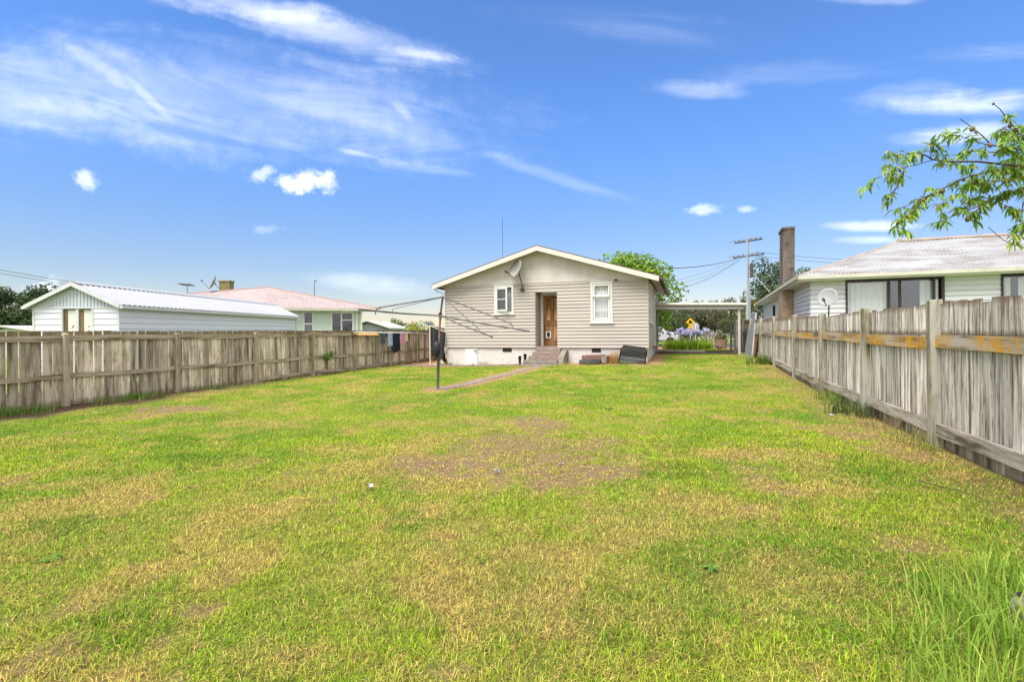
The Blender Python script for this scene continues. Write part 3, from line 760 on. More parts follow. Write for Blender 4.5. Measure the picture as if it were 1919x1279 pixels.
# aerial mast
t = thing('aerial_mast', 'thin aerial mast rising behind the ridge of the beige house', 'aerial', (-8.0, 22.6, 3.75))
mb = MB(); mb.tube([(-8.0, 22.6, 3.70), (-8.0, 22.6, 6.75)], .011, 6); mb.tube([(-8.0, 22.6, 5.1), (-8.0, 22.6, 6.75)], .013, 6); mb.build('mast', 'gal', t)
mb = MB(); mb.box((-8.0, 22.6, 3.77), (.16, .16, .03)); mb.build('base_plate', 'gal', t)

# satellite dish on the gable
def dish(name, label, centre, aim, rad, foot, m='dish', ribsn=0, arm_up=(0, 0, 0)):
    c = Vector(centre); a = Vector(aim).normalized()
    t = thing(name, label, 'satellite dish', Vector(foot))
    q = a.to_track_quat('Z', 'Y'); mb = MB(); n, k = 28, 6; vs = []; fs = []
    for back in (0, 1):
        for i in range(k + 1):
            rr = rad * i / k
            for j in range(n):
                ph = 2 * math.pi * j / n
                vs.append(c + q @ Vector((rr * math.cos(ph), rr * math.sin(ph) * 1.08, .28 * rr * rr / rad - back * .014)))
        o = back * (k + 1) * n
        for i in range(k):
            for j in range(n):
                f = (o + i * n + j, o + i * n + (j + 1) % n, o + (i + 1) * n + (j + 1) % n, o + (i + 1) * n + j)
                fs.append(f if not back else f[::-1])
    o = (k + 1) * n
    for j in range(n): fs.append((k * n + j, k * n + (j + 1) % n, o + k * n + (j + 1) % n, o + k * n + j))
    mb.add(vs, fs); mb.build('reflector', m, t, smooth=True)
    low = c + q @ Vector((0, -rad * 1.0, .28 * rad)); 
    head = c + a * rad * 1.35 + q @ Vector((0, -rad * .75, 0)) + Vector(arm_up)
    mb = MB(); mb.tube([low - a * .05, head], .016, 6); mb.build('feed_arm', 'trimdark', t)
    mb = MB(); mb.tube([head + a * .03, head - a * .11], [.035, .045], 8); mb.box(head + Vector((0, 0, -.05)), (.05, .05, .06)); mb.build('receiver', 'trimdark', t)
    mb = MB(); b = c - a * .09; f = Vector(foot)
    mb.tube([b, b + Vector((0, 0, -.10)), f + Vector((0, -.02, .16)) if f.z < c.z else f, f], .024, 7); mb.ball(b, .06, 7, 4); mb.build('mount_pole', 'gal', t)
    mb = MB(); mb.box(f, (.14, .14, .03) if abs(a.z) > .9 else (.15, .05, .12)); mb.build('mount_plate', 'trimdark', t)
    return t
dish('satellite_dish', 'weathered grey satellite dish bracketed to the gable of the beige house', (-6.13, 19.02, 3.83), (-.58, -.74, .36), .36, (-6.02, 19.345, 3.06))

# back steps
t = thing('concrete_steps', 'worn concrete steps with flaking red paint below the brown back door', 'steps', (-5.05, 18.8, 0))
for k, (x0, x1, y0, z0, z1, m) in enumerate(((-5.86, -4.42, 18.22, -.1, .14, 'stepgrey'), (-5.76, -4.42, 18.48, .14, .295, 'stepgrey'), (-5.62, -4.43, 18.74, .295, .45, 'stepred'), (-5.54, -4.44, 18.98, .45, .60, 'stepred'), (-5.46, -4.46, 19.20, .60, .73, 'stepred'))):
    mb = MB(); mb.lo((x0, y0, z0 + .001), (x1, HY + .02 - .004 * k, z1)); mb.build('step', m, t, bevel=.018)
mb = MB(); mb.prism([(-4.41, 18.45, -.1), (-4.41, HY + .01, -.1), (-4.41, HY + .01, .66), (-4.41, 19.1, .64), (-4.41, 18.6, .42)], (.22, 0, 0)); mb.build('side_wall', 'stepgrey', t, bevel=.015)

# boots, drain pipe, chest, platform along the base
def boot(x, y, h, yaw, label):
    t = thing('boot', label, 'boot', (x, y, 0), 'black boots by the steps')
    rot = Matrix.Rotation(yaw, 3, 'Z'); P = lambda a, b, c: Vector((x, y, 0)) + rot @ Vector((a, b, c))
    z = float(surf(x, y))
    mb = MB(); mb.tube([P(0, 0, z + .05), P(0, .0, z + .13), P(0, .01, z + h)], [.055, .05, .062], 10); mb.ball(P(0, -.08, z + .05), (.05, .10, .052), 10, 6); mb.build('upper', 'black', t, smooth=True)
    mb = MB(); mb.box(P(0, -.06, z + .012), (.10, .26, .026), rot); mb.build('sole', 'trimdark', t)
boot(-6.03, 18.95, .36, R(25), 'taller black boot standing left of the steps')
boot(-5.86, 19.1, .43, R(-10), 'black boot tucked close against the left side of the steps')
t = thing('drain_pipe', 'cream curved drain pipe at the left corner of the beige house', 'pipe', (-9.6, 19.6, 0))
mb = MB(); mb.tube([(-9.40, 19.7, .66), (-9.52, 19.65, .67), (-9.64, 19.6, .60), (-9.70, 19.55, .45), (-9.70, 19.5, .3), (-9.64, 19.45, .12), (-9.56, 19.4, .03)], .055, 9); mb.build('bend', 'pipe', t, smooth=True)
mb = MB(); mb.tube([(-9.70, 19.515, .36), (-9.70, 19.50, .30)], .066, 9); mb.tube([(-9.66, 19.41, .10), (-9.78, 19.2, .03), (-9.86, 19.05, .02)], .04, 8); mb.build('collar', 'trim', t)
t = thing('hose_reel', 'black coiled hose behind the cream drain pipe', 'hose', (-9.53, 19.72, 0))
mb = MB()
for i in range(5): mb.tube([(-9.53 + (.17 - .012 * i) * math.cos(a), 19.66 + .025 * i, .30 + (.24 - .012 * i) * math.sin(a)) for a in np.linspace(0, 6.283, 20)], .022, 6, False)
mb.build('coil', 'black', t, smooth=True)
t = thing('low_platform', 'low brown topped step box in front of the wall vent', 'platform', (-3.1, 18.85, 0))
mb = MB(); mb.ob((-3.52, 18.62, .33), (.72, .0, .02), (.10, .55, 0), (0, 0, .16)); mb.build('top', 'brownslab', t, bevel=.012)
mb = MB(); mb.ob((-3.6, 18.50, .17), (.78, 0, .02), (.1, .62, 0), (0, 0, .155)); mb.build('front_block', 'chestgrey', t, bevel=.012)
for x in (-3.5, -2.98):
    mb = MB(); mb.lo((x, 18.55, -.05), (x + .14, 19.0, .17)); mb.build('foot', 'black', t)
mb = MB(); mb.ob((-2.80, 18.6, .20), (.20, 0, 0), (.06, .5, 0), (0, 0, .27)); mb.build('end_block', 'stepgrey', t, bevel=.01)
t = thing('timber_chest', 'tilted blackened timber chest with a rounded top at the right corner of the house base', 'chest', (-1.72, 18.95, .1))
rot = Matrix.Rotation(R(6.5), 3, 'Y'); C0 = Vector((-1.68, 18.93, .47))
prof = [(-.28, -.26), (.28, -.26), (.30, .0), (.27, .17), (.16, .27), (-.02, .31), (-.20, .26), (-.29, .15), (-.31, 0)]
for (a, b, m, nm, k) in ((-.30, -.02, 'chestgrey', 'lower_board', 1.02), (0, 1, 'chest', 'lid', 1.0)):
    mb = MB()
    if nm == 'lid':
        pr = [(p, q) for p, q in prof if q >= 0]; xs_ = [(-.47, .80), (-.44, .92), (-.36, 1.0), (.36, 1.0), (.44, .92), (.47, .82)]; n_ = len(pr)
        mb.add([C0 + rot @ Vector((x_, p * k_, q * k_)) for x_, k_ in xs_ for p, q in pr], [tuple(range(n_))[::-1], tuple(range(5 * n_, 6 * n_))] + [(a_ * n_ + j_, a_ * n_ + (j_ + 1) % n_, (a_ + 1) * n_ + (j_ + 1) % n_, (a_ + 1) * n_ + j_) for a_ in range(5) for j_ in range(n_)])
        for i, (yy, zz) in enumerate(((-.30, .05), (-.27, .16), (-.16, .265), (0, .30))): mb.ob(C0 + rot @ Vector((-.40, yy - .012, zz - .03)), rot @ Vector((.80, 0, 0)), rot @ Vector((0, .015, 0)), rot @ Vector((0, .03, .085)))
    else:
        mb.ob(C0 + rot @ Vector((-.46, -.30, -.30)), rot @ Vector((.92, 0, 0)), rot @ Vector((0, .58, 0)), rot @ Vector((0, 0, .145)))
        mb.ob(C0 + rot @ Vector((-.45, -.29, -.145)), rot @ Vector((.9, 0, 0)), rot @ Vector((0, .57, 0)), rot @ Vector((0, 0, .14)))
    mb.build(nm, m, t, bevel=.012)
mb = MB()
for s in (-.47, .44): mb.ob(C0 + rot @ Vector((s, -.315, -.31)), rot @ Vector((.035, 0, 0)), rot @ Vector((0, .03, 0)), rot @ Vector((0, 0, .33)))
mb.build('end_strap', 'chest', t)

# paths
def strip(name, pts, w, h, m):
    mb = MB(); P = [Vector((x, y, 0)) for x, y in pts]; L, Rr = [], []
    for i, p in enumerate(P):
        t = (P[min(i + 1, len(P) - 1)] - P[max(i - 1, 0)]).normalized(); s = Vector((-t.y, t.x, 0)) * w * (1 + .15 * math.sin(i * 2.3)) / 2
        L.append(p + s); Rr.append(p - s)
    k = len(P); vs = []
    for p in L + Rr: vs.append((p.x, p.y, float(surf(p.x, p.y)) + h))
    vs += [(x, y, z - .15) for x, y, z in vs]
    f = [(i, i + k, i + k + 1, i + 1) for i in range(k - 1)] + [(i, i + 1, i + 1 + 2 * k, i + 2 * k) for i in range(k - 1)] + [(i + k, i + 3 * k, i + 1 + 3 * k, i + 1 + k) for i in range(k - 1)] + [(0, 2 * k, 3 * k, k), (k - 1, 2 * k - 1, 4 * k - 1, 3 * k - 1)]
    mb.add(vs, f); o = mb.build(name, m); o['kind'] = 'structure'
strip('garden_path', [(a + (c - a) * k / 6, b + (d - b) * k / 6) for (a, b), (c, d) in zip(PATH_C, PATH_C[1:]) for k in range(6)] + PATH_C[-1:], .27, .012, 'concrete')
strip('house_path', [(-11.0, 18.2), (-10.2, 18.7), (-9.2, 18.95), (-7.5, 19.02), (-6.2, 19.02)], .42, .03, 'concrete')

# ------------------------------------------------------------------ carport
t = thing('carport', 'cream lean-to carport joining the right side of the beige house', 'carport', (.6, 26, .3))
CYF, CYB, CZ = 24.5, 28.6, 2.50
mb = MB(); mb.prism([(-1.12, CYF, CZ + .10), (2.62, CYF, CZ), (2.62, CYF, CZ + .06), (-1.12, CYF, CZ + .16)], (0, CYB - CYF, 0)); rf = mb.build('roof', 'carportroof', t)
mb = MB(); ribs(mb, [(-1.12, CYF - .05, CZ + .165), (2.62, CYF - .05, CZ + .065), (2.62, CYB, CZ + .065), (-1.12, CYB, CZ + .165)], (0, 1, 0), .3, .03, .04); mb.build('roof_rib', 'carportroof', rf)
mb = MB(); mb.prism([(-1.12, CYF - .04, CZ - .14), (2.60, CYF - .04, CZ - .20), (2.60, CYF - .04, CZ + .02), (-1.12, CYF - .04, CZ + .12)], (0, .035, 0)); mb.lo((2.62, CYF, CZ - .18), (2.65, CYB, CZ + .03)); mb.build('fascia', 'carport', t)
mb = MB(); mb.tube([(-1.1, CYF - .10, CZ + .09), (2.72, CYF - .10, CZ + .0)], .06, 8); mb.build('gutter', 'gutter', t)
mb = MB(); mb.lo((-1.12, CYF + .02, CZ - .05), (2.58, CYB, CZ - .02)); mb.build('ceiling', 'carportroof', t)
mb = MB(); mb.lo((2.36, CYF, CZ - .20), (2.48, CYB, CZ - .051)); mb.build('beam', 'carport', t)
for y in (CYF + .02, 26.4, 28.4):
    mb = MB(); mb.lo((2.37, y, .0), (2.47, y + .10, CZ - .201)); mb.build('post', 'carport', t)
mb = MB(); mb.tube([(2.42, CYF + .12, CZ - .55), (2.2, CYF + .12, CZ - .21)], .03, 5); mb.build('brace', 'carport', t)
mb = MB(); mb.lo((-1.0, 24.35, -.1), (2.3, 24.6, .40)); mb.lo((-1.0, 24.3, -.1), (.2, 24.346, .36)); mb.build('kerb_edge', 'kerb')['kind'] = 'structure'
mb = MB(); mb.lo((-1.0, 24.62, -.2), (1.0, 26.2, .41)); mb.build('driveway', 'concrete')['kind'] = 'structure'

# ------------------------------------------------------------------ fences
def fence_left():
    t = thing('timber_fence', 'mossy brown paling fence with level top along the left side of the lawn', 'fence', (-11.6, 12, 0))
    ys = [-.4, 2.0, 4.36, 6.70, 9.04, 11.42, 13.75, 16.04, 18.48, 20.77, 23.1]
    X = -11.6
    for i, y in enumerate(ys):
        w = random.uniform(.10, .125); mb = MB()
        h = 1.415 + random.uniform(-.02, .02)
        mb.add([(X - .02, y - w / 2, -.3), (X + .10, y - w / 2, -.3), (X + .10, y + w / 2, -.3), (X - .02, y + w / 2, -.3), (X - .02, y - w / 2, h + .02), (X + .095, y - w / 2, h), (X + .095, y + w / 2, h), (X - .02, y + w / 2, h + .02)],
               [(3, 2, 1, 0), (4, 5, 6, 7), (0, 1, 5, 4), (1, 2, 6, 5), (2, 3, 7, 6), (3, 0, 4, 7)])
        mb.build('post', 'postL', t, bevel=.008)
        if i == len(ys) - 1: break
        y1 = ys[i + 1]
        for z, hh in ((1.345, .115), (.60, .09), (.10, .10)):
            if z < .2 and not (i >= 5): continue
            a = random.uniform(-.015, .015); b = random.uniform(-.02, .015)
            sag = -.02 if z == .6 else 0; vs = []; n = 4
            for k in range(n + 1):
                q = k / n; zz = z + a + (b - a) * q + sag * math.sin(math.pi * q) + random.uniform(-.004, .004)
                yy = y + .062 + (y1 - y - .124) * q
                vs += [(X, yy, zz - hh / 2), (X + .048, yy, zz - hh / 2), (X + .048, yy, zz + hh / 2), (X, yy, zz + hh / 2)]
            f = [(4 * k + j, 4 * k + (j + 1) % 4, 4 * k + 4 + (j + 1) % 4, 4 * k + 4 + j) for k in range(n) for j in range(4)] + [(0, 1, 2, 3), (4 * n + 3, 4 * n + 2, 4 * n + 1, 4 * n)]
            mb = MB(); mb.add(vs, f); mb.build('rail', 'railL', t)
        mb = MB(); n = round((y1 - y) / .178); p = (y1 - y) / n
        for k in range(n):
            g = random.uniform(.016, .034)
            ya, yb = y + k * p + g / 2, y + (k + 1) * p - g / 2
            th = random.uniform(.017, .024); zt = 1.490 + random.uniform(-.008, .006); zb = random.uniform(-.02, .03); tl = random.uniform(-.006, .006)
            mb.add([(X - .004 - th, ya, zb), (X - .004, ya, zb), (X - .004, yb, zb), (X - .004 - th, yb, zb), (X - .004 - th, ya + tl, zt), (X - .004, ya + tl, zt), (X - .004, yb + tl, zt), (X - .004 - th, yb + tl, zt)],
                   [(3, 2, 1, 0), (4, 5, 6, 7), (0, 1, 5, 4), (1, 2, 6, 5), (2, 3, 7, 6), (3, 0, 4, 7)])
        mb.build('paling_panel', 'palL', t)
fence_left()

def fence_right():
    t = thing('timber_fence', 'tall bleached paling fence with orange lichen on its rails, right of the lawn', 'fence', (2.85, 12, 0))
    ys = [-.4, 2.1, 4.7, 7.32, 9.71, 12.4, 15.2, 18.26, 21.2, 24.2, 27.2, 30.2]
    X = 2.82
    tops = [1.74, 1.75, 1.75, 1.745, 1.74, 1.72, 1.78, 1.82, 1.80, 1.85, 1.9, 1.9]
    lean = [0, 0, .0, .0, .03, -.01, .02, .0, .01, 0, 0, 0]
    for i, y in enumerate(ys):
        mb = MB(); h = tops[i]; l = lean[i]; w = .055; b = float(gz(X, y))
        mb.add([(X - .03, y - w, b - .4), (X + .10, y - w, b - .4), (X + .10, y + w, b - .4), (X - .03, y + w, b - .4), (X - .03 + l * .3, y - w + l, h), (X + .10 + l * .3, y - w + l, h + .005), (X + .10 + l * .3, y + w + l, h + .008), (X - .03 + l * .3, y + w + l, h)],
               [(3, 2, 1, 0), (4, 5, 6, 7), (0, 1, 5, 4), (1, 2, 6, 5), (2, 3, 7, 6), (3, 0, 4, 7)])
        mb.build('post', 'postR', t, bevel=.009)
        if i == len(ys) - 1: break
        y1 = ys[i + 1]; ba = float(gz(X, y)) * .75; bb = float(gz(X, y1)) * .75
        for z, hh, nm in ((1.245, .15, 'u'), (.225, .15, 'l')):
            a, c = (random.uniform(-.02, .02) for _ in (0, 1)); n = 5; vs = []
            za, zb = (z + a + ba * (1 if nm == 'l' else .15), z + c + bb * (1 if nm == 'l' else .15))
            for k in range(n + 1):
                q = k / n; zz = za + (zb - za) * q + random.uniform(-.004, .004); yy = y + .058 + (y1 - y - .116) * q; e = random.uniform(-.004, .004)
                vs += [(X + .02, yy, zz - hh / 2 + e), (X + .065, yy, zz - hh / 2 + e), (X + .065, yy, zz + hh / 2), (X + .02, yy, zz + hh / 2)]
            f = [(4 * k + j, 4 * k + (j + 1) % 4, 4 * k + 4 + (j + 1) % 4, 4 * k + 4 + j) for k in range(n) for j in range(4)] + [(0, 1, 2, 3), (4 * n + 3, 4 * n + 2, 4 * n + 1, 4 * n)]
            mb = MB(); mb.add(vs, f); lich = nm == 'u' and 2 <= i <= 6
            mb.build('rail', 'railRl' if lich else 'railR', t, 'rail crusted with orange lichen' if lich else None)
        for nm in ('p', 's'):
            mb = MB(); n = round((y1 - y) / (.155 if nm == 'p' else .21)); p = (y1 - y) / n
            for k in range(n):
                g = random.uniform(.005, .014); ya, yb = y + k * p + g / 2, y + (k + 1) * p - g / 2; q = k / n
                th = random.uniform(.018, .024); b = ba + (bb - ba) * q; off = random.choice((0, 0, .006, .012))
                tp = (tops[i] - .04) + (tops[i + 1] - tops[i]) * q + random.choice((-.03, -.012, 0, 0, .006, .012)) + random.uniform(-.006, .006)
                zb, zt = (.17 + b, tp) if nm == 'p' else (b * .8 - .35, .20 + b)
                x0 = X + .067 + off + (.028 if nm == 's' else 0)
                mb.add([(x0, ya, zb), (x0 + th, ya, zb), (x0 + th, yb, zb), (x0, yb, zb), (x0, ya, zt), (x0 + th, ya, zt), (x0 + th, yb, zt + random.uniform(-.004, .004)), (x0, yb, zt)],
                       [(3, 2, 1, 0), (4, 5, 6, 7), (0, 1, 5, 4), (1, 2, 6, 5), (2, 3, 7, 6), (3, 0, 4, 7)])
            mb.build('paling_panel' if nm == 'p' else 'base_board', 'palR' if nm == 'p' else 'skirtR', t)
fence_right()

# ------------------------------------------------------------------ clothes hoist and washing
def pt(px, py, d):
    q = (px - 960) / F_PX * d
    return vp(q, d, EYE + (620.6 - .0085 * (px - 960) - py) * d / F_PX)
t = thing('clothes_hoist', 'old rotary clothes hoist with bare bent arms standing in the lawn', 'clothes line', (-5.72, 11.26, 0))
B0 = pt(820, 729, 12.5); T0 = pt(831, 557, 12.45); J0 = pt(826, 592, 12.45)
L0 = pt(822, 660, 12.48)
mb = MB(); mb.tube([B0 - Vector((0, 0, .3)), B0, L0], .036, 10); mb.build('post', 'gal', t, smooth=True)
mb = MB(); mb.tube([L0, J0, T0 + Vector((0, 0, .02))], .024, 9); mb.ball(T0, .035, 8, 5); mb.build('upper_post', 'galrust', t, smooth=True)
mb = MB(); mb.tube([J0 - Vector((0, 0, .07)), J0 + Vector((0, 0, .07))], .045, 10); mb.build('hub', 'galrust', t, smooth=True)
ends = [(pt(674, 580.5, 11.6), pt(705, 578, 11.75), pt(704, 590, 11.75)), (pt(991, 621, 10.6), pt(959, 607, 10.9), pt(962, 615, 10.9)), (pt(922, 631.5, 9.4), pt(897, 616, 10.0), pt(901, 623, 10.0)), (pt(720, 586, 15.4), pt(735, 580, 15.2), pt(737, 586, 15.2))]
for i, (e, b, c) in enumerate(ends):
    mb = MB(); r = (.020, .018, .015, .011)[i]; mid = J0.lerp(e, .5) + Vector((0, 0, -.015)); mb.tube([J0, mid, e], r, 7); mb.ball(e, r * 1.5, 6, 4); mb.build('arm', 'gal', t, smooth=True)
    mb = MB(); b2 = T0.lerp(b, .96); mb.tube([T0, b2, b2.lerp(b, .7).lerp(c, .15), c.lerp(b, .3), c], r * .85, 7); mb.build('brace', 'gal', t, smooth=True)
mb = MB()
for e, k in ((ends[1][0], (.35, .62, .8)), (ends[2][0], (.4, .8))):
    for q in k:
        c = J0.lerp(e, q); mb.tube([c + Vector((0, 0, .03)), c - Vector((0, 0, .035))], .012, 5)
mb.build('line_hook', 'trim', t)
mb = MB(); mb.tube([ends[1][0].lerp(J0, .15), ends[2][0].lerp(J0, .05)], .003, 4); mb.tube([T0, J0.lerp(ends[0][0], .35)], .004, 4); mb.build('line', 'palewire', t)
t = thing('peg_bag', 'black cloth bag tied to the post of the clothes hoist', 'bag', L0)
c = pt(819, 656, 12.35); mb = MB()
P_ = [(.2, .02), (.19, .06), (.12, .085), (.02, .10), (-.08, .085), (-.16, .05), (-.2, .01)]
mb.tube([c + Vector((.01 * math.sin(z * 20), 0, z)) for z, _ in P_], [q for _, q in P_], 10); mb.build('pouch', 'black', t, smooth=True)
mb = MB(); mb.tube([c + Vector((0, 0, .2)), c + Vector((.05, 0, .26)), c + Vector((.09, 0, .2))], .012, 5); mb.build('tie', 'black', t)

def cloth(mb, a, b, drop, bot=1.0, amp=.02, thick=.004, skew=0.0, fold=3):
    """a hanging cloth between two points on a line"""
    a = Vector(a); b = Vector(b); u = b - a; n = u.cross(Vector((0, 0, 1))).normalized(); k = 14; rows = 7; vs = []
    ph = random.random() * 6
    for sd in (0, 1):
        for r_ in range(rows + 1):
            q = r_ / rows
            for i in range(k + 1):
                s = i / k; s2 = .5 + (s - .5) * (1 + (bot - 1) * q)
                vs.append(a + u * (s2 + skew * q) + Vector((0, 0, -drop * q * (1 + .04 * math.sin(s * 9 + ph)))) + n * (amp * math.sin(s * fold * 6.28 + ph) * (.3 + q) + sd * thick))
    w = k + 1; o = w * (rows + 1); fs = []
    for r_ in range(rows):
        for i in range(k):
            f = (r_ * w + i, r_ * w + i + 1, (r_ + 1) * w + i + 1, (r_ + 1) * w + i); fs += [f, tuple(q + o for q in f[::-1])]
    mb.add(vs, fs)
LX = -11.28
lp = lambda px, py: (lambda q: Vector((LX, LX / (q * CY - SY) * (CY + SY * q), EYE + (620.6 - .0085 * (px - 960) - py) * LX / (q * CY - SY) / F_PX)))((px - 960) / F_PX)
t = thing('washing_line', 'pale washing line strung along the far end of the left fence', 'washing line', lp(668, 623) - Vector((0, 0, 1.4)))
mb = MB(); mb.tube([lp(668, 622.5), lp(720, 623.8), lp(770, 624)], .022, 7); mb.build('rail', 'whitepost', t)
mb = MB(); mb.tube([lp(770, 624), lp(800, 626.2), lp(834, 627)], .008, 5); mb.tube([lp(672, 624.5), lp(771, 625.5)], .005, 4); mb.build('line', 'palewire', t)
for px in (672, 768):
    mb = MB(); p = lp(px, 623.5); mb.tube([p, p + Vector((-.26, 0, -.0))], .016, 6); mb.tube([p + Vector((0, 0, 0)), p + Vector((-.26, 0, -.22))], .014, 6); mb.build('bracket', 'black', t)
t = tag(MB().ob(lp(671, 629.2), lp(712, 629.2) - lp(671, 629.2), (-.20, 0, .10), (-.01, 0, .02)).build('wall_shelf', 'shelf', bevel=.006), 'orange pine board fixed under the washing line on the left fence', 'shelf')
def garment(name, px0, px1, py0, py1, m, label, cat, **k):
    a, b = lp(px0, py0), lp(px1, py0); d = a.z - lp((px0 + px1) / 2, py1).z
    mb = MB(); cloth(mb, a, b, d, **k); o = mb.build(name, m, smooth=True); tag(o, label, cat, 'washing on the line'); return o
M['stripe'] = mat('charcoal_striped_towelling', (.07, .075, .09), .95, .5, 5, (.2, .2, 9), bmp=.1)
M['denim'] = mat('pale_denim', (.30, .40, .54), .9, .3, 6, dirt=(.5, .55, .62), dirt_amt=(.5, .65), bmp=.1)
M['navy'] = mat('black_cotton', (.016, .018, .028), .9, .5, 5, dirt=(.10, .13, .22), dirt_amt=(.62, .68), bmp=.1)
M['pink'] = mat('pink_cotton', (.72, .27, .38), .9, .1, 5, bmp=.1)
M['lilac'] = mat('lilac_cotton', (.48, .38, .62), .9, .15, 5, bmp=.1)
M['yellowc'] = mat('yellow_cotton', (.76, .58, .03), .9, .1, 5, bmp=.1)
garment('towel', 712.5, 721.5, 625, 644.5, 'stripe', 'small charcoal striped towel next to the orange board', 'towel', amp=.008)
garment('sock', 723.5, 726, 625, 631, 'navy', 'small black sock between the striped towel and the pale jeans', 'sock', amp=.004)
garment('jeans', 727, 735.5, 625, 648.5, 'denim', 'pale blue jeans hanging on the washing line', 'jeans', amp=.03)
garment('trousers', 736.5, 742.5, 625, 660, 'navy', 'long black trousers with blue flecks on the washing line', 'trousers', amp=.03)
garment('jacket', 742.5, 750, 625, 658, 'navy', 'black top hanging right of the black trousers', 'jacket', amp=.03, bot=1.08)
garment('shirt', 750.5, 756, 625, 643, 'pink', 'pink shirt on the washing line', 'shirt', amp=.015)
garment('shirt', 756.5, 761, 625, 640, 'lilac', 'lilac shirt between the pink and yellow washing', 'shirt', amp=.015)
garment('shirt', 761.3, 765, 625, 640, 'yellowc', 'bright yellow shirt on the washing line', 'shirt', amp=.012)
garment('cap', 765.5, 768, 625, 634, 'navy', 'black cap hanging at the right end of the washing', 'cap', amp=.006, bot=.7)
# dark shade cloth between fence end and house
t = thing('shade_cloth', 'sagging black shade cloth hung between the fence end and the beige house', 'shade cloth', (-9.9, 19.9, 0))
mb = MB(); cloth(mb, pt(806, 612, 21.0), pt(836, 624, 21.2), 1.25, .72, .07, .004, -.02, 2); mb.build('sheet', 'blackcloth', t, smooth=True)
mb = MB(); mb.tube([pt(806, 611, 21.0), pt(836, 623, 21.2)], .012, 5); mb.tube([pt(806, 611, 21.0), pt(806, 690, 21.0)], .02, 6); mb.build('support', 'pipe', t)

# ------------------------------------------------------------------ long shed over the left fence
SR, SD, SL, SW = -13.93, 18.0, 14.7, 3.05      # right wall offset, near depth, length, width on the survey grid
shed = thing('long_shed', 'long pale blue shed with a white ribbed roof beyond the left fence', 'shed', vp(SR - SW / 2, SD + 7, -.14))
Uv = (CY, SY); Fv = (-SY, CY)
org = vp(SR, SD, 0)
mb = MB(); boards(mb, (org.x, org.y), Fv, Uv, SL, .05, 2.45, 11, th=.03, slot=.03); bk = vp(SR - SW, SD, 0); 
boards(mb, (bk.x, bk.y), Fv, (-Uv[0], -Uv[1]), SL, .05, 2.45, 11, th=.03, slot=.03); mb.build('side_wall', 'shedwall', shed)
fl = vp(SR - SW, SD, 0); mb = MB(); boards(mb, (fl.x, fl.y), Uv, (-Fv[0], -Fv[1]), SW, .05, 2.38, 11, [(1.02, 2.12, 0, 2.5)], .03, .03); mb.build('end_wall', 'shedwall', shed); mb = MB(); rr = vp(SR, SD + SL, 0); boards(mb, (rr.x, rr.y), (-Uv[0], -Uv[1]), Fv, SW, .05, 2.45, 11, th=.03, slot=.03); mb.build('end_wall', 'shedwall', shed)
c = SR - SW / 2; za, ze = 3.22, 2.47
mb = MB(); mb.prism([vp(SR - SW, SD - .01, 2.38), vp(SR, SD - .01, 2.38), vp(SR, SD - .01, ze), vp(c, SD - .01, za), vp(SR - SW, SD - .01, ze)], vp(0, .03, 0)); gb = mb.build('gable_panel', 'shedgable', shed)
mb = MB()
for k in range(25):
    s = .06 + k * .122
    z1 = ze + (za - ze) * (1 - abs(s - SW / 2) / (SW / 2)) - .05
    if z1 > 2.42: mb.ob(vp(SR - SW + s, SD - .01, 2.39), vp(.03, 0, 0), vp(0, -.022, 0), (0, 0, z1 - 2.39))
mb.build('gable_rib', 'shedgable', gb)
mb = MB(); mb.ob(vp(SR - SW - .02, SD - .04, 2.34), vp(SW + .04, 0, 0), vp(0, .029, 0), (0, 0, .07)); mb.build('cross_rail', 'shedtrim', shed)
for s in (-.02, SW - .06, .98, 2.08):
    mb = MB(); mb.ob(vp(SR - SW + s, SD - .035, -.1), vp(.075, 0, 0), vp(0, .06, 0), (0, 0, 2.43)); mb.build('corner_flashing', 'shedtrim', shed)
mb = MB(); mb.ob(vp(SR - .002, SD + SL - .1, -.1), vp(.06, 0, 0), vp(0, .12, 0), (0, 0, 2.5)); mb.build('corner_flashing', 'shedtrim', shed)
for a, b in ((1.05, 1.50), (1.62, 2.08)):
    mb = MB(); mb.ob(vp(SR - SW + a + .12, SD + .05, 0), vp(b - a - .12, 0, 0), vp(0, .03, 0), (0, 0, 2.3)); d = mb.build('door', 'sheddoor', shed)
    mb = MB(); mb.ob(vp(SR - SW + a, SD + .03, 0), vp(.12, 0, 0), vp(0, .04, 0), (0, 0, 2.32)); mb.build('door_stile', 'sheddoorbrown', d)
    mb = MB()
    for k in range(5):
        x, z = a + .2 + random.random() * .12, 1.45 + random.random() * .28; l = random.uniform(.04, .12); an = random.uniform(.3, 1.2)
        p = vp(SR - SW + x, SD + .049, z); mb.add([p, p + vp(l * math.cos(an), 0, l * math.sin(an)), p + vp(l * math.cos(an) + .02, 0, l * math.sin(an) - .03), p + vp(.02, 0, -.03)], [(0, 1, 2, 3)])
    mb.build('rust_mark', 'rustpaint', d)
mb = MB(); mb.ob(vp(SR - SW + 1.50, SD - .01, 0), vp(.10, 0, 0), vp(0, .08, 0), (0, 0, 2.34)); mb.build('centre_post', 'shedtrim', shed)
OV = .16
mb = MB(); EL, ER, AP = vp(SR - SW - OV, SD - .2, ze - .04), vp(SR + OV, SD - .2, ze - .04), vp(c, SD - .2, za + .03); dd = vp(0, SL + .4, 0); up = Vector((0, 0, .03))
mb.prism([ER, AP, AP + up, ER + up], dd); mb.prism([AP, EL, EL + up, AP + up], dd); sroof = mb.build('roof', 'shedroof', shed)
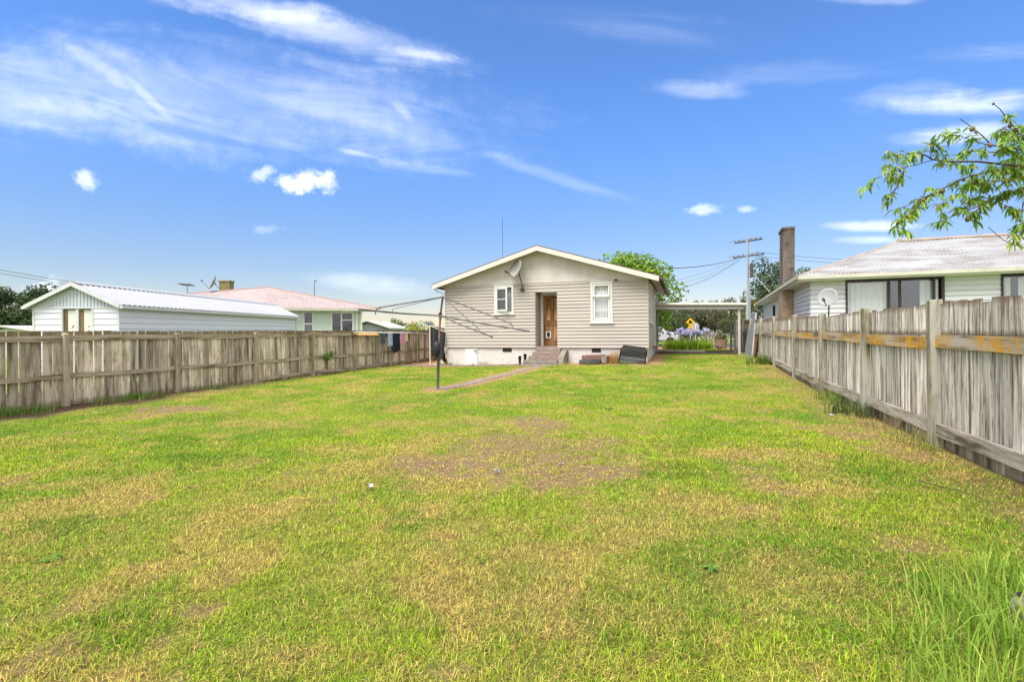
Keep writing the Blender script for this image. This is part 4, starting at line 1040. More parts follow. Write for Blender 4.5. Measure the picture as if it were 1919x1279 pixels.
mb = MB(); ribs(mb, [ER + up, ER + dd + up, AP + dd + up, AP + up], vp(0, 1, 0), .25, .035, .035); ribs(mb, [EL + up, EL + dd + up, AP + dd + up, AP + up], vp(0, 1, 0), .25, .035, .035); mb.build('roof_rib', 'shedroof', sroof)
mb = MB()
for s in range(int((SL + .4) / .25)):
    p = ER + vp(.012, .125 + s * .25, .008); mb.ob(p, vp(.01, 0, 0), vp(0, .11, 0), (0, 0, .035))
mb.build('eave_gap', 'roofdark', sroof)
mb = MB(); mb.prism([AP + vp(-.22, 0, -.03), AP + vp(0, 0, .075), AP + vp(.22, 0, -.03), AP + vp(0, 0, .055)], dd); mb.build('ridge_cap', 'shedroof', sroof)
mb = MB()
for e in (EL, ER): mb.prism([AP + vp(0, -.03, .035), e + vp(0, -.03, .035), e + vp(0, -.03, -.10), AP + vp(0, -.03, -.12)], vp(0, .028, 0))
mb.build('barge_flashing', 'shedtrim', sroof)
mb = MB(); mb.ob(ER + vp(.0, 0, -.10), vp(.10, 0, 0), dd, (0, 0, .10)); mb.ob(EL + vp(-.1, 0, -.10), vp(.10, 0, 0), dd, (0, 0, .10)); mb.build('gutter', 'shedtrim', sroof)

# ------------------------------------------------------------------ left neighbour's house
nh = thing('neighbour_house', 'pale green house with a faded pink hipped roof behind the long shed', 'house', pt(600, 640, 40) * Vector((1, 1, 0)))
eL, eR = pt(380, 574, 33.5), pt(714, 579.5, 37.5); eR.z = eL.z = 3.15
aR, aL = pt(505, 539, 39.5), pt(330, 553, 46); 
bk = (aR - (eL + eR) / 2); bL, bR = eL + Vector((bk.x, bk.y, 0)) * 2, eR + Vector((bk.x, bk.y, 0)) * 2
mb = MB(); mb.add([eL, eR, aR, aL, bR, bL], [(0, 1, 2, 3), (1, 4, 2), (4, 5, 3, 2), (5, 0, 3)]); nroof = mb.build('roof', 'pinkroof', nh)
mb = MB(); ribs(mb, [eL, eR, aR, aL], eR - eL, .19, .016, .05); mb.build('roof_rib', 'pinkroof', nroof)
mb = MB(); mb.tube([aL, aR], .09, 6); mb.tube([aR, eR], .07, 6); mb.tube([aR, bR], .07, 6); mb.build('ridge_cap', 'pinkridge', nroof)
fu = (eR - eL).normalized(); fn = Vector((fu.y, -fu.x, 0))
mb = MB(); mb.ob(eL - fn * 0 + Vector((0, 0, -.17)), eR - eL, fn * .10, (0, 0, .16)); mb.build('gutter', 'gutter', nroof)
mb = MB(); mb.ob(eL - fn * .6 + Vector((0, 0, -.20)), eR - eL, fn * .6, (0, 0, .028)); mb.build('soffit', 'soffit', nroof)
w0 = eL - fn * .5; Lw = (eR - eL).length - 1.35
def nx(px):   # distance along the wall that a sight line meets
    a = vp((px - 960) / F_PX, 1, 0); a.z = 0; o = Vector((w0.x, w0.y, 0))
    det = a.x * -fu.y + a.y * fu.x
    return (a.y * -o.x + a.x * o.y) / (a.y * fu.x - a.x * fu.y) if abs(a.y * fu.x - a.x * fu.y) > 1e-6 else 0
NO = ((w0.x, w0.y), (fu.x, fu.y), (fn.x, fn.y))
wins = [(nx(569), nx(588), 1.2, 2.95), (nx(621), nx(664), 1.2, 2.9)]
mb = MB(); boards(mb, *NO, Lw, .3, 2.97, 15, [(a, b, c_, d) for a, b, c_, d in wins], .036, .03)
pR = w0 + fu * Lw; boards(mb, (pR.x, pR.y), (-fn.x, -fn.y), (fu.x, fu.y), 8, .3, 2.97, 15); mb.build('wall', 'greenwall', nh)
for i, (a, b, z0, z1) in enumerate(wins):
    w = win_base(a, b, z0, z1, nh, org=NO, depth=.6)
    mb = MB(); u3, n3 = Vector((*NO[1], 0)), Vector((*NO[2], 0))
    if i == 1:
        for s in (a + (b - a) * .42, a + (b - a) * .92): mb.ob(wall_pt(*NO, s, .0, z0 + .09), u3 * .09, n3 * .05, (0, 0, z1 - z0 - .18))
        mb.ob(wall_pt(*NO, a + (b - a) * .42 + .09, 0, z1 - .62), u3 * ((b - a) * .5 - .09), n3 * .05, (0, 0, .07))
    else: mb.ob(wall_pt(*NO, a + .09, 0, 2.0), u3 * (b - a - .18), n3 * .05, (0, 0, .10))
    mb.build('mullion', 'trim', w)
    mb = MB(); mb.ob(wall_pt(*NO, a + .09, -.012, z0 + .09), u3 * (b - a - .18), n3 * .006, (0, 0, z1 - z0 - .18)); mb.build('pane', 'glassdim', w)
    if i == 0:
        mb = MB(); mb.ob(wall_pt(*NO, a + .1, -.05, z0 + .1), u3 * (b - a - .2), n3 * .01, (0, 0, .78)); mb.build('blind', 'curtain', w)
        mb = MB(); mb.ob(wall_pt(*NO, a + .5 * (b - a), -.06, 2.05), u3 * (b - a) * .4, n3 * .01, (0, 0, .28)); mb.build('red_curtain', 'rustpaint', w)
mb = MB(); s = nx(668); mb.ob(wall_pt(*NO, s, .04, .3), u3 * .10, n3 * .09, (0, 0, 2.65)); s = nx(676); mb.ob(wall_pt(*NO, s, .04, .3), u3 * .12, n3 * .09, (0, 0, 2.65)); mb.build('downpipe', 'pipe', nh)
mb = MB(); cpt = pt(426, 552, 43.2); mb.box(cpt + Vector((0, 0, .2)), (.85, .7, 1.75), Matrix.Rotation(YAW, 3, 'Z')); ch = mb.build('chimney', 'chimmoss', nh)
mb = MB(); mb.box(cpt + Vector((0, 0, 1.1)), (.98, .82, .10), Matrix.Rotation(YAW, 3, 'Z')); mb.build('chimney_cap', 'chimmoss', ch)
dish('satellite_dish', 'slim dark satellite dish seen edge-on beside the mossy chimney', pt(403, 531, 43), (-.63, -.78, .42), .62, pt(414, 546, 43), 'dish', arm_up=(0, 0, .3))
t = thing('roof_aerial', 'small aerial on a thin mast left of the edge-on dish', 'aerial', pt(352, 553, 45))
mb = MB(); mb.tube([pt(352, 556, 45), pt(352, 533, 45)], .03, 5); mb.build('mast', 'gal', t)
mb = MB(); mb.tube([pt(345, 532, 45), pt(356, 536, 44.5)], .05, 5)
for k in range(5): q = pt(346 + 2.3 * k, 532.3 + .8 * k, 45); mb.tube([q - Vector((.2, .5, 0)), q + Vector((.2, .5, 0))], .025, 4)
mb.build('elements', 'arm', t)

# far roofs behind the left fence
def small_house(name, label, pxl, pxr, pye, pxa, pya, d, depth, roofm, wallm, grp=None):
    a, b, c = pt(pxl, pye, d), pt(pxr, pye, d), pt(pxa, pya, d); e = vp(0, depth, 0); z = min(a.z, b.z); a.z = b.z = z
    t = thing(name, label, 'house', Vector(((a.x + b.x) / 2, (a.y + b.y) / 2, -.14)), grp)
    mb = MB(); th = Vector((0, 0, .10)); mb.prism([a, c, c + th, a + th], e); mb.prism([c, b, b + th, c + th], e); mb.build('roof', roofm, t)
    i = .08; A_, B_ = a.lerp(b, i), b.lerp(a, i); s = vp(0, .5, 0)
    mb = MB(); mb.prism([Vector((A_.x, A_.y, -.2)) + s, Vector((B_.x, B_.y, -.2)) + s, B_ + s, c - Vector((0, 0, .12)) + s, A_ + s], e * .9); mb.build('wall', wallm, t)
    return t
small_house('cottage', 'white gabled wing beside the pale green neighbour house', 640, 733, 617, 688, 603, 44, 8, 'gutter', 'greenwall')
small_house('cottage', 'far white roofed house between two shrubs behind the left fence', 738, 792, 619, 775, 607, 70, 10, 'farroof', 'whiteboard')
small_house('cottage', 'far grey roofed house beside the left corner of the beige house', 800, 850, 620, 806, 611, 60, 10, 'carportroof', 'whiteboard')
small_house('garden_shed', 'low cream roofed shed at the left edge behind the fence', -70, 66, 622, 0, 613, 34, 6, 'fascia', 'greenwall')

# ------------------------------------------------------------------ right neighbour's house
an = R(3.5); U2 = Vector((math.cos(an), -math.sin(an), 0)); V2 = Vector((math.sin(an), math.cos(an), 0)); E2 = Vector((3.80, 19.62, 0)); EZ = 3.20
Q = lambda u, v, z: E2 + U2 * u + V2 * v + Vector((0, 0, z))
rh = thing('weatherboard_house', 'white weatherboard house with a rusty hipped roof behind the right fence', 'house', Q(5, 5, -.14))
RZ, WB, WU = 4.74, 20.0, 11.2
mb = MB(); P0, P1, P2, P3 = Q(0, 0, EZ), Q(WU, 0, EZ), Q(7.2, 4, RZ), Q(4, 4, RZ); P4, P5 = Q(0, WB, EZ), Q(4, WB - 4, RZ); P6, P7, P8 = Q(WU, 8, EZ), Q(8, 8, EZ), Q(8, WB, EZ)
mb.add([P0, P1, P2, P3, P4, P5, P6, P7, P8], [(0, 1, 2, 3), (4, 0, 3, 5), (1, 6, 2), (6, 7, 3, 2), (3, 7, 8, 5), (8, 4, 5)]); rroof = mb.build('roof', 'rustroof', rh)
mb = MB(); ribs(mb, [P0, P1, P2, P3], U2, .115, .022, .05); ribs(mb, [P4, P0, P3, P5], V2, .25, .022, .05); ribs(mb, [P1, P6, P2], V2, .25, .022, .05); mb.build('roof_rib', 'rustroof', rroof)
mb = MB(); mb.tube([P3 + Vector((-.05, 0, .03)), P2 + Vector((0, 0, .02))], .08, 7); mb.tube([P0, P3], .06, 6); mb.tube([P1, P2], .06, 6); mb.tube([P3, P5], .08, 6); mb.ball(P3 + Vector((-.02, 0, .05)), .11, 6, 4); mb.build('ridge_cap', 'ridgeR', rroof)
mb = MB(); mb.prism([Q(-.10, -.10, EZ - .10), Q(-.10, -.10, EZ + .01), Q(0, 0, EZ + .01), Q(0, 0, EZ - .10)], U2 * (WU + .1)); mb.prism([Q(-.10, -.1, EZ - .102), Q(-.10, -.1, EZ + .008), Q(0, -.1, EZ + .008), Q(0, -.1, EZ - .102)], V2 * (WB + .1)); mb.build('gutter', 'gutter', rroof)
mb = MB(); mb.ob(Q(0, .0, EZ - .16), U2 * WU, V2 * .02, (0, 0, .14)); mb.ob(Q(0, .02, EZ - .16), V2 * (WB - .02), U2 * .02, (0, 0, .14)); mb.build('fascia', 'trim', rroof)
mb = MB(); mb.ob(Q(.02, .02, EZ - .14), U2 * WU, V2 * .46, (0, 0, .02)); mb.ob(Q(.02, .48, EZ - .14), V2 * (WB - .5), U2 * .46, (0, 0, .02)); mb.build('soffit', 'trim', rroof)
o2 = Q(.45, .45, 0); FR = ((o2.x, o2.y), (U2.x, U2.y), (-V2.x, -V2.y)); ol = Q(.45, WB - .4, 0); LF = ((ol.x, ol.y), (-V2.x, -V2.y), (-U2.x, -U2.y))
LL = WB - .85
fw = [(1.02, 3.72, 1.15, 3.03), (5.12, 7.3, 1.15, 3.03)]
lw = [(LL - 7.3, LL - 5.9, 1.5, 2.75), (LL - 12.5, LL - 11.4, 1.5, 2.75)]
mb = MB(); boards(mb, *FR, WU - .9, .3, 3.06, 17, fw, .036, .024); mb.build('front_wall', 'whiteboard', rh)
mb = MB(); boards(mb, *LF, LL, .3, 3.06, 17, lw, .036, .024); oR = Q(WU - .45, .45, 0); boards(mb, (oR.x, oR.y), (V2.x, V2.y), (U2.x, U2.y), 7.1, .3, 3.06, 17); mb.build('side_wall', 'whiteboard', rh)
def brown_window(org, a, b, z0, z1, mull, curtains, open_at=None):
    o, u, n = org; u3, n3 = Vector((*u, 0)), Vector((*n, 0))
    mb = MB(); frame_rect(mb, o, u, n, a, b, z0, z1, .06, -.03, .05)
    for s in mull: mb.ob(wall_pt(o, u, n, s, -.02, z0 + .06), u3 * .06, n3 * .06, (0, 0, z1 - z0 - .12))
    w = mb.build('window', 'brownframe', rh)
    mb = MB(); niche(mb, o, u, n, a + .03, b - .03, z0 + .03, z1 - .03, 1.2); mb.build('window_reveal', 'dark', w)
    mb = MB(); mb.ob(wall_pt(o, u, n, a + .06, -.015, z0 + .06), u3 * (b - a - .12), n3 * .006, (0, 0, z1 - z0 - .12)); mb.build('pane', 'glass', w)
    for c0, c1, m in curtains:
        mb = MB(); wavy(mb, wall_pt(o, u, n, c0, -.13, 0), u3, c1 - c0, z0 + .05, z1 - .08, .03, .17, -n3); mb.build('curtain', m, w)
    return w
w = brown_window(FR, *fw[0], [2.22, 2.52], [(1.1, 2.2, 'curtain'), (3.12, 3.62, 'curtain')])
mb = MB()
for k, s in enumerate((3.30, 3.52)): mb.ob(wall_pt(*FR, s + .1, .05, 1.2), Vector((*FR[1], 0)) * .05, Vector((*FR[2], 0)) * .10, (0, 0, 1.8))
mb.build('sash', 'brownframe', w)
w = brown_window(FR, *fw[1], [5.95], [(5.2, 5.42, 'curtain'), (5.6, 6.9, 'curtain')])
brown_window(LF, *lw[0], [lw[0][0] + .62], [(lw[0][0] + .1, lw[0][0] + .6, 'curtaingrey')])
brown_window(LF, *lw[1], [], [])
mb = MB(); mb.prism([Q(.02, 4.55, 3.0), Q(.46, 4.55, 3.0), Q(.50, 4.55, 5.66), Q(.06, 4.55, 5.66)], V2 * 1.3); chim = mb.build('chimney', 'chim', rh, 'tall sooty concrete chimney')
mb = MB(); mb.ob(Q(.0, 4.52, 5.65), U2 * .50, V2 * 1.36, (0, 0, .09)); mb.build('chimney_cap', 'chim', chim)
mb = MB(); mb.ob(Q(-.02, 4.5, .1), U2 * .46, V2 * 1.4, (0, 0, 2.95)); mb.build('chimney_breast', 'chimtan', chim)
mb = MB(); mb.tube([Q(-.1, WB - .3, EZ - .1), Q(-.1, WB - .1, EZ - .3), Q(.15, WB - .1, EZ - .5), Q(.35, WB - .1, EZ - .6), Q(.36, WB - .1, .2)], .05, 7); mb.build('downpipe', 'pipe', rroof)
dish('satellite_dish', 'round pale satellite dish in front of the white weatherboard house', pt(1553, 559, 16.6), (-.45, -.75, .38), .30, pt(1553, 612, 16.8), 'dishpale')

# leaning panels by the right fence
t = thing('leaning_screen', 'grey mesh screen in a pale metal frame leaning on the right fence near the carport', 'screen', (2.3, 20, .1))
b0, b1 = pt(1395, 678, 21.8), pt(1408, 686, 20.4); t0, t1 = pt(1409, 588, 22.6), pt(1418, 588, 21.2)
def slab4(mb, a, b, c, d, th):
    n = (b - a).cross(d - a).normalized() * th; mb.add([a, b, c, d, a + n, b + n, c + n, d + n], [(3, 2, 1, 0), (4, 5, 6, 7), (0, 1, 5, 4), (1, 2, 6, 5), (2, 3, 7, 6), (3, 0, 4, 7)])
mb = MB(); slab4(mb, b0, b1, t1, t0, .02); mb.build('mesh_sheet', 'greymesh', t)
mb = MB()
for a, b in ((b0, b1), (b1, t1), (t1, t0), (t0, b0), (b0.lerp(t0, .5), b1.lerp(t1, .5))): mb.tube([a, b], .03, 6)
mb.build('frame', 'rustframe', t)
t = thing('leaning_board', 'brown board propped behind the grey mesh screen against the right fence', 'board', (2.6, 20, .1))
b0, b1 = pt(1411, 684, 20.3), pt(1402, 678, 21.4); t0, t1 = pt(1428, 597, 20.0), pt(1420, 596, 21.6)
mb = MB(); slab4(mb, b0, b1, t1, t0, .03); mb.build('sheet', 'ply', t)
mb = MB(); mb.tube([b0 + Vector((-.03, -.02, 0)), t0 + Vector((-.03, -.02, 0))], .028, 5); mb.build('batten', 'ply', t)
t = tag(MB().ob(pt(1385, 678, 21.2) + Vector((0, 0, -.05)), (.45, -.2, 0), (.15, .5, 0), (0, 0, .12)).build('terracotta_slab', 'brick', bevel=.015), 'flat terracotta slab at the foot of the grey leaning screen', 'slab')

# ------------------------------------------------------------------ street beyond the carport
def pole():
    b = pt(1403, 620, 40); b.z = .0; t = thing('utility_pole', 'concrete utility pole with two crossarms behind the carport', 'utility pole', b)
    z = lambda py: EYE + (616.8 - py) * 40 / F_PX
    mb = MB(); mb.tube([b, b + Vector((0, 0, z(545)))], [.19, .17], 4); mb.tube([b + Vector((0, 0, z(545))), b + Vector((0, 0, z(442)))], [.11, .085], 4); mb.build('shaft', 'pole', t)
    for py, l in ((452, 1.08), (480, 1.22)):
        a = b + Vector((0, 0, z(py))); dv = Vector((.80, -.60, 0))
        mb = MB(); mb.tube([a - dv * l, a + dv * l], .05, 4); mb.tube([a - dv * l + Vector((.12, .12, .02)), a + dv * l + Vector((.12, .12, .02))], .05, 4); arm = mb.build('crossarm', 'arm', t)
        for k in (-1, -.62, -.3, .3, .62, 1):
            mb = MB(); c = a + dv * l * k; mb.tube([c, c + Vector((0, 0, .12)), c + Vector((0, 0, .2))], [.03, .055, .035], 6); mb.tube([c + Vector((0, 0, .12)), c + Vector((-.45, -.35, .05))], .025, 4); mb.build('insulator', 'insul', arm)
    mb = MB(); mb.box(b + Vector((.25, -.1, z(508))), (.22, .22, 1.1)); mb.build('transformer_box', 'arm', t)
    mb = MB(); mb.tube([b + Vector((.1, 0, z(505))), b + Vector((1.6, .4, z(548)))], .025, 5); mb.build('stay', 'palewire', t)
    return b
pb = pole()
def cable(name, label, a, b, sag, r, n=18, m='wire'):
    a, b = Vector(a), Vector(b); mb = MB()
    mb.tube([a.lerp(b, i / n) - Vector((0, 0, sag * 4 * (i / n) * (1 - i / n))) for i in range(n + 1)], r, 5, True); o = mb.build(name, m); tag(o, label, 'cable'); return o
cable('service_cable', 'thick overhead cable from the pole down to the beige house gable', pt(1391, 481, 40), pt(1236, 503, 24), .25, .022)
cable('service_cable', 'lowest overhead cable sloping left from the utility pole', pt(1391, 484, 40), pt(1262, 544, 33), .35, .018)
cable('service_cable', 'upper thin cable fanning left from the utility pole', pt(1389, 482, 40), pt(1262, 527, 36), .2, .009)
cable('service_cable', 'middle thin cable fanning left from the utility pole', pt(1389, 486, 40), pt(1262, 534, 36), .3, .009)
cable('street_cable', 'upper street cable running right from the utility pole', pt(1418, 472, 40), pt(1800, 490, 40), .3, .014)
cable('street_cable', 'lower street cable running right behind the tall chimney', pt(1420, 480, 40), pt(1800, 496, 40), .3, .014)
cable('overhead_cable', 'top overhead cable at the left edge above the long shed', pt(-60, 494, 60), pt(340, 553, 95), .5, .03)
cable('overhead_cable', 'lower overhead cable at the left edge above the long shed', pt(-60, 501, 60), pt(340, 557, 95), .5, .03)
t = thing('street_lamp', 'slim street lamp rising behind the pink roof', 'street lamp', pt(590, 620, 70) * Vector((1, 1, 0)))
mb = MB(); b = pt(590, 620, 70); b.z = -.1; mb.tube([b, b + Vector((0, 0, 6)), pt(590.5, 526, 70)], [.10, .09, .07], 7); mb.build('mast', 'lamphead', t)
mb = MB(); mb.tube([pt(590.5, 526.5, 70), pt(594, 526.5, 69.6)], [.08, .13], 6); mb.build('lamp_head', 'lamphead', t)

t = thing('warning_sign', 'yellow diamond road sign over a yellow plate on a white post beyond the carport', 'sign', pt(1294, 640, 33) * Vector((1, 1, 0)) + Vector((0, 0, .25)))
sgd = 33.0; face = Vector((SY * .8, -CY, 0)).normalized(); side = Vector((CY, SY * .8, 0)).normalized()
b = pt(1294, 640, sgd); b.z = .2
mb = MB(); mb.tube([b, Vector((b.x, b.y, pt(1294, 600, sgd).z))], .04, 8); mb.build('post', 'whitepost', t)
def plate(c, pts, m, nm, par, off=.05, th=.012):
    mb = MB(); mb.prism([c + side * p + Vector((0, 0, q)) + face * off for p, q in pts], face * th); return mb.build(nm, m, par)
c = pt(1294, 604, sgd); k = .29; dp = plate(c, [(0, k), (k, 0), (0, -k), (-k, 0)], 'yellow', 'diamond_plate', t)
plate(c, [(-.13, -.09), (.13, -.09), (.13, -.02), (.07, .06), (-.02, .14), (-.09, .05)], 'black', 'symbol', dp, .063, .004)
c = pt(1294, 619, sgd); pp = plate(c, [(-.15, -.27), (.15, -.27), (.15, .27), (-.15, .27)], 'yellow', 'lower_plate', t)
plate(c, [(-.08, -.12), (-.05, -.12), (-.05, .06), (.05, .06), (.05, -.12), (.08, -.12), (.08, .1), (-.08, .1)], 'black', 'symbol', pp, .063, .004)
t = thing('road_sign', 'grey back of a round road sign right of the yellow sign', 'sign', pt(1304, 640, 35) * Vector((1, 1, 0)) + Vector((0, 0, .25)))
b = pt(1304, 640, 35); b.z = .2; c = pt(1304, 612, 35)
mb = MB(); mb.tube([b, Vector((b.x, b.y, pt(1304, 607, 35).z))], .035, 7); mb.build('post', 'whitepost', t)
mb = MB(); mb.prism([c + side * (.27 * math.cos(a)) + Vector((0, 0, .27 * math.sin(a))) - face * .06 for a in np.linspace(0, 6.283, 22)[:-1]], face * .012); mb.build('disc', 'signgrey', t)

# agapanthus clumps along the street edge, each a plant of its own
def agapanthus(px, d, n, label, blue=(.42, .40, .62)):
    c = pt(px, 640, d); c.z = .27; t = thing('agapanthus', label, 'plant', c, 'agapanthus along the street edge')
    tuft_mesh('leaves', [(c.x, c.y, c.z)], 260, .62, .04, (.17, .34, .02), (.38, .48, .05), .22, t, .45)
    mb = MB(); P = []; rs = random.Random(px)
    for i in range(n):
        a = Vector((rs.gauss(0, .22), rs.gauss(0, .2), 0)); h = rs.uniform(.85, 1.18); e = c + a * 1.3 + Vector((0, 0, h)); mb.tube([c + a * .5, e], .008, 4)
        for k in range(90):
            v = Vector((rs.gauss(0, 1), rs.gauss(0, 1), rs.gauss(0, .8))).normalized(); P.append((*(e + v * rs.uniform(.04, .10)), *v))
    mb.build('stalk', 'railL', t)
    if P:
        P = np.array(P); leaves_mesh('flower_head', P[:, :3], P[:, 3:], .065, .7, blue, (.62, .62, .78), 'leaf', t)
for i, (px, n, l) in enumerate(((1258, 1, 'leftmost agapanthus clump beside the house wall'), (1267, 10, 'agapanthus clump second from the house wall with pale blue heads'), (1278, 12, 'agapanthus clump left of the yellow sign post with many blue heads'), (1288, 8, 'agapanthus clump right at the foot of the yellow sign'), (1299, 8, 'agapanthus clump between the yellow and grey signs'), (1310, 8, 'agapanthus clump just right of the grey sign back'), (1320, 4, 'rightmost agapanthus clump next to the little grey fence'))):
    agapanthus(px, 29.3 - (i % 2) * .5, n, l)
t = thing('picket_fence', 'short grey picket fence at the street beside the agapanthus', 'fence', pt(1335, 645, 30.5) * Vector((1, 1, 0)) + Vector((0, 0, .27)))
a, b = pt(1322, 640, 30.4), pt(1348, 640, 30.8)
for k in range(6):
    p = a.lerp(b, k / 5); mb = MB(); mb.lo((p.x - .06, p.y - .015, .1), (p.x + .06, p.y + .015, .98 + .03 * (k % 2))); mb.build('picket', 'postR', t)
mb = MB()
for z in (.45, .85): p = Vector((a.x, a.y + .03, z)); mb.ob(p, Vector((b.x - a.x, b.y - a.y, 0)), (0, .04, 0), (0, 0, .08))
mb.build('rail', 'railR', t)
def shrub(name, label, px, d, base, w, h, n, leaf, cA, cB, nb=9, group=None, flat=.9, aspect=.5):
    c = pt(px, 640, d); c.z = base; t = thing(name, label, 'shrub', c, group); rs = random.Random(int(px * 7)); bl = []; mb = MB()
    for i in range(nb):
        a = rs.random() * 6.283; q = rs.random() ** .5 * w * .65; zz = rs.uniform(.25, .82) * h
        r = rs.uniform(.26, .42) * min(w, h); e = c + Vector((math.cos(a) * q, math.sin(a) * q, zz)); bl.append((*e, r, r, r * flat)); mb.tube([c - Vector((0, 0, .1)), c.lerp(e, .6) + Vector((0, 0, .05 * h)), e], [.05, .035, .01], 5)
    mb.build('stem', 'bark', t); p, nr, cl = crown_points(bl, n); leaves_mesh('foliage', p, nr, leaf, aspect, cA, cB, 'leaf', t, cl); return t
tree('street_tree', 'bright lime green round tree rising behind the right side of the beige house roof', 'tree', (-3.4, 34.3, .2), 6.25, 3.35, 34, 11000, .26, (.10, .21, .012), (.24, .36, .03), .35, .2, seed=4)
dg, lg = (.05, .068, .03), (.16, .20, .075)
for i, (px, d, w, h, cA, cB, l) in enumerate(((1236, 47, 2.6, 3.5, dg, (.10, .2, .03), 'dark shrub across the street right behind the house corner'), (1264, 46, 2.6, 3.6, dg, lg, 'dense dark shrub across the street above the blue flowers'),
        (1293, 47, 2.5, 3.4, (.05, .06, .03), (.14, .13, .075), 'olive brown shrub behind the yellow road sign'), (1322, 46, 2.6, 3.5, (.06, .065, .035), (.19, .17, .11), 'grey brown flowering shrub under the middle of the carport roof'),
        (1352, 46, 2.5, 3.6, (.05, .075, .02), (.14, .17, .04), 'green shrub beside the carport posts'), (1380, 48, 2.0, 4.4, (.07, .07, .02), (.19, .17, .045), 'yellowish shrub between the carport post and the utility pole'))):
    shrub('street_shrub', l, px, d, .25, w, h, 3600, .22, cA, cB, 12, 'shrubs across the street')
shrub('garden_shrub', 'feathery shrub tip showing above the left of the carport roof', 1305, 55, .2, 1.7, 5.0, 900, .22, (.05, .09, .05), (.13, .18, .12), 7)
shrub('garden_shrub', 'brown topped shrub showing above the middle of the carport roof', 1354, 55, .2, 1.6, 4.9, 1100, .2, (.12, .075, .03), (.24, .19, .07), 7)
t = thing('planter_tub', 'brown tub holding a dark shrub beside the carport posts', 'planter', pt(1352, 655, 29.5) * Vector((1, 1, 0)) + Vector((0, 0, .27)))
c = pt(1352, 655, 29.5); c.z = .27; mb = MB(); mb.tube([c, c + Vector((0, 0, .55))], [.26, .36], 10); mb.build('tub', 'brick', t)
c2 = c + Vector((0, 0, .62)); p, nr, cl = crown_points([(c2.x, c2.y, c2.z, .34, .34, .26)], 500); leaves_mesh('foliage', p, nr, .09, .5, (.04, .07, .02), (.12, .10, .04), 'leaf', t)
shrub('flowering_plant', 'low pink flowering plant at the carport posts', 1349, 28.4, .27, .45, .35, 400, .06, (.10, .16, .03), (.62, .32, .45), 5)
shrub('flowering_plant', 'red leaved plant on the street beside the little grey fence', 1336, 31.5, .27, .5, 1.0, 450, .08, (.25, .07, .06), (.5, .25, .22), 6)
shrub('flowering_plant', 'white flowering bush above the little grey fence', 1345, 33, .27, 1.2, 1.25, 700, .09, (.12, .17, .07), (.75, .75, .68), 7)
t = thing('parked_van', 'pale parked vehicle half hidden behind the blue flowers', 'vehicle', pt(1243, 640, 38.2) * Vector((1, 1, 0)) + Vector((0, 0, .22)))
c = pt(1226, 640, 39); mb = MB(); mb.prism([Vector((c.x - 2.4, c.y, .55)), Vector((c.x + 1.9, c.y, .55)), Vector((c.x + 1.95, c.y, 1.15)), Vector((c.x + .9, c.y, 1.25)), Vector((c.x + .3, c.y, 1.85)), Vector((c.x - 2.3, c.y, 1.9))], (0, 1.7, 0)); mb.build('body', 'farroof', t, bevel=.08)
mb = MB(); mb.prism([Vector((c.x - 2.0, c.y - .012, 1.3)), Vector((c.x + .45, c.y - .012, 1.3)), Vector((c.x + .12, c.y - .012, 1.75)), Vector((c.x - 2.0, c.y - .012, 1.78))], (0, .02, 0)); mb.build('window', 'denim', t)
for dx in (-1.5, 1.2):
    mb = MB(); mb.tube([Vector((c.x + dx, c.y - .03, .54)), Vector((c.x + dx, c.y + .2, .54))], .32, 14); mb.build('wheel', 'black', t)

# trees on the right and the left
tree('gum_tree', 'dark spiky leaved tree behind the utility pole and the tall chimney', 'tree', pt(1442, 620, 56) * Vector((1, 1, 0)), 9.3, 3.3, 22, 4600, .42, (.035, .06, .035), (.13, .17, .075), .38, .2, 1.0, seed=9, aspect=.35)
tree('gum_tree', 'sparse dark tree top showing right of the tall chimney', 'tree', pt(1530, 620, 60) * Vector((1, 1, 0)), 9.4, 2.6, 10, 1300, .42, (.035, .06, .035), (.12, .16, .075), .5, .18, 1.0, seed=19, aspect=.35)
tree('conifer', 'dark spreading conifer at the far left edge', 'tree', pt(-10, 620, 72) * Vector((1, 1, 0)), 8.6, 5.4, 46, 9000, .42, (.025, .05, .022), (.085, .12, .035), .12, .4, .42, seed=23, top=.6)
tree('conifer', 'dark spreading conifer directly left of the long shed', 'tree', pt(76, 620, 74) * Vector((1, 1, 0)), 9.0, 4.7, 46, 9000, .42, (.025, .05, .022), (.08, .12, .035), .12, .4, .42, seed=24, top=.6)
tree('conifer', 'dark conifer half hidden by the gable of the long shed', 'tree', pt(118, 620, 82) * Vector((1, 1, 0)), 9.0, 4.6, 34, 6000, .42, (.02, .042, .022), (.07, .10, .04), .12, .4, .45, seed=25, top=.6)
shrub('garden_shrub', 'yellow green bush over the far end of the left fence', 787, 31, -.14, 1.25, 2.4, 1500, .13, (.16, .22, .01), (.46, .40, .02), 12)
shrub('garden_shrub', 'row of low green bushes far behind the washing line', 742, 78, -.14, 3.6, 3.2, 1600, .35, (.05, .09, .025), (.13, .17, .05), 10)
tree('garden_tree', 'pale grey green round tree far behind the end of the left fence', 'tree', pt(803, 620, 90) * Vector((1, 1, 0)), 3.5, 1.9, 10, 1400, .3, (.14, .18, .15), (.22, .26, .22), .4, .15, seed=31)
tree('garden_tree', 'thin dark tree between the white cottage and the yellow bush', 'tree', pt(738, 620, 85) * Vector((1, 1, 0)), 4.4, 1.2, 7, 500, .3, (.06, .09, .05), (.13, .16, .09), .4, .12, seed=32)
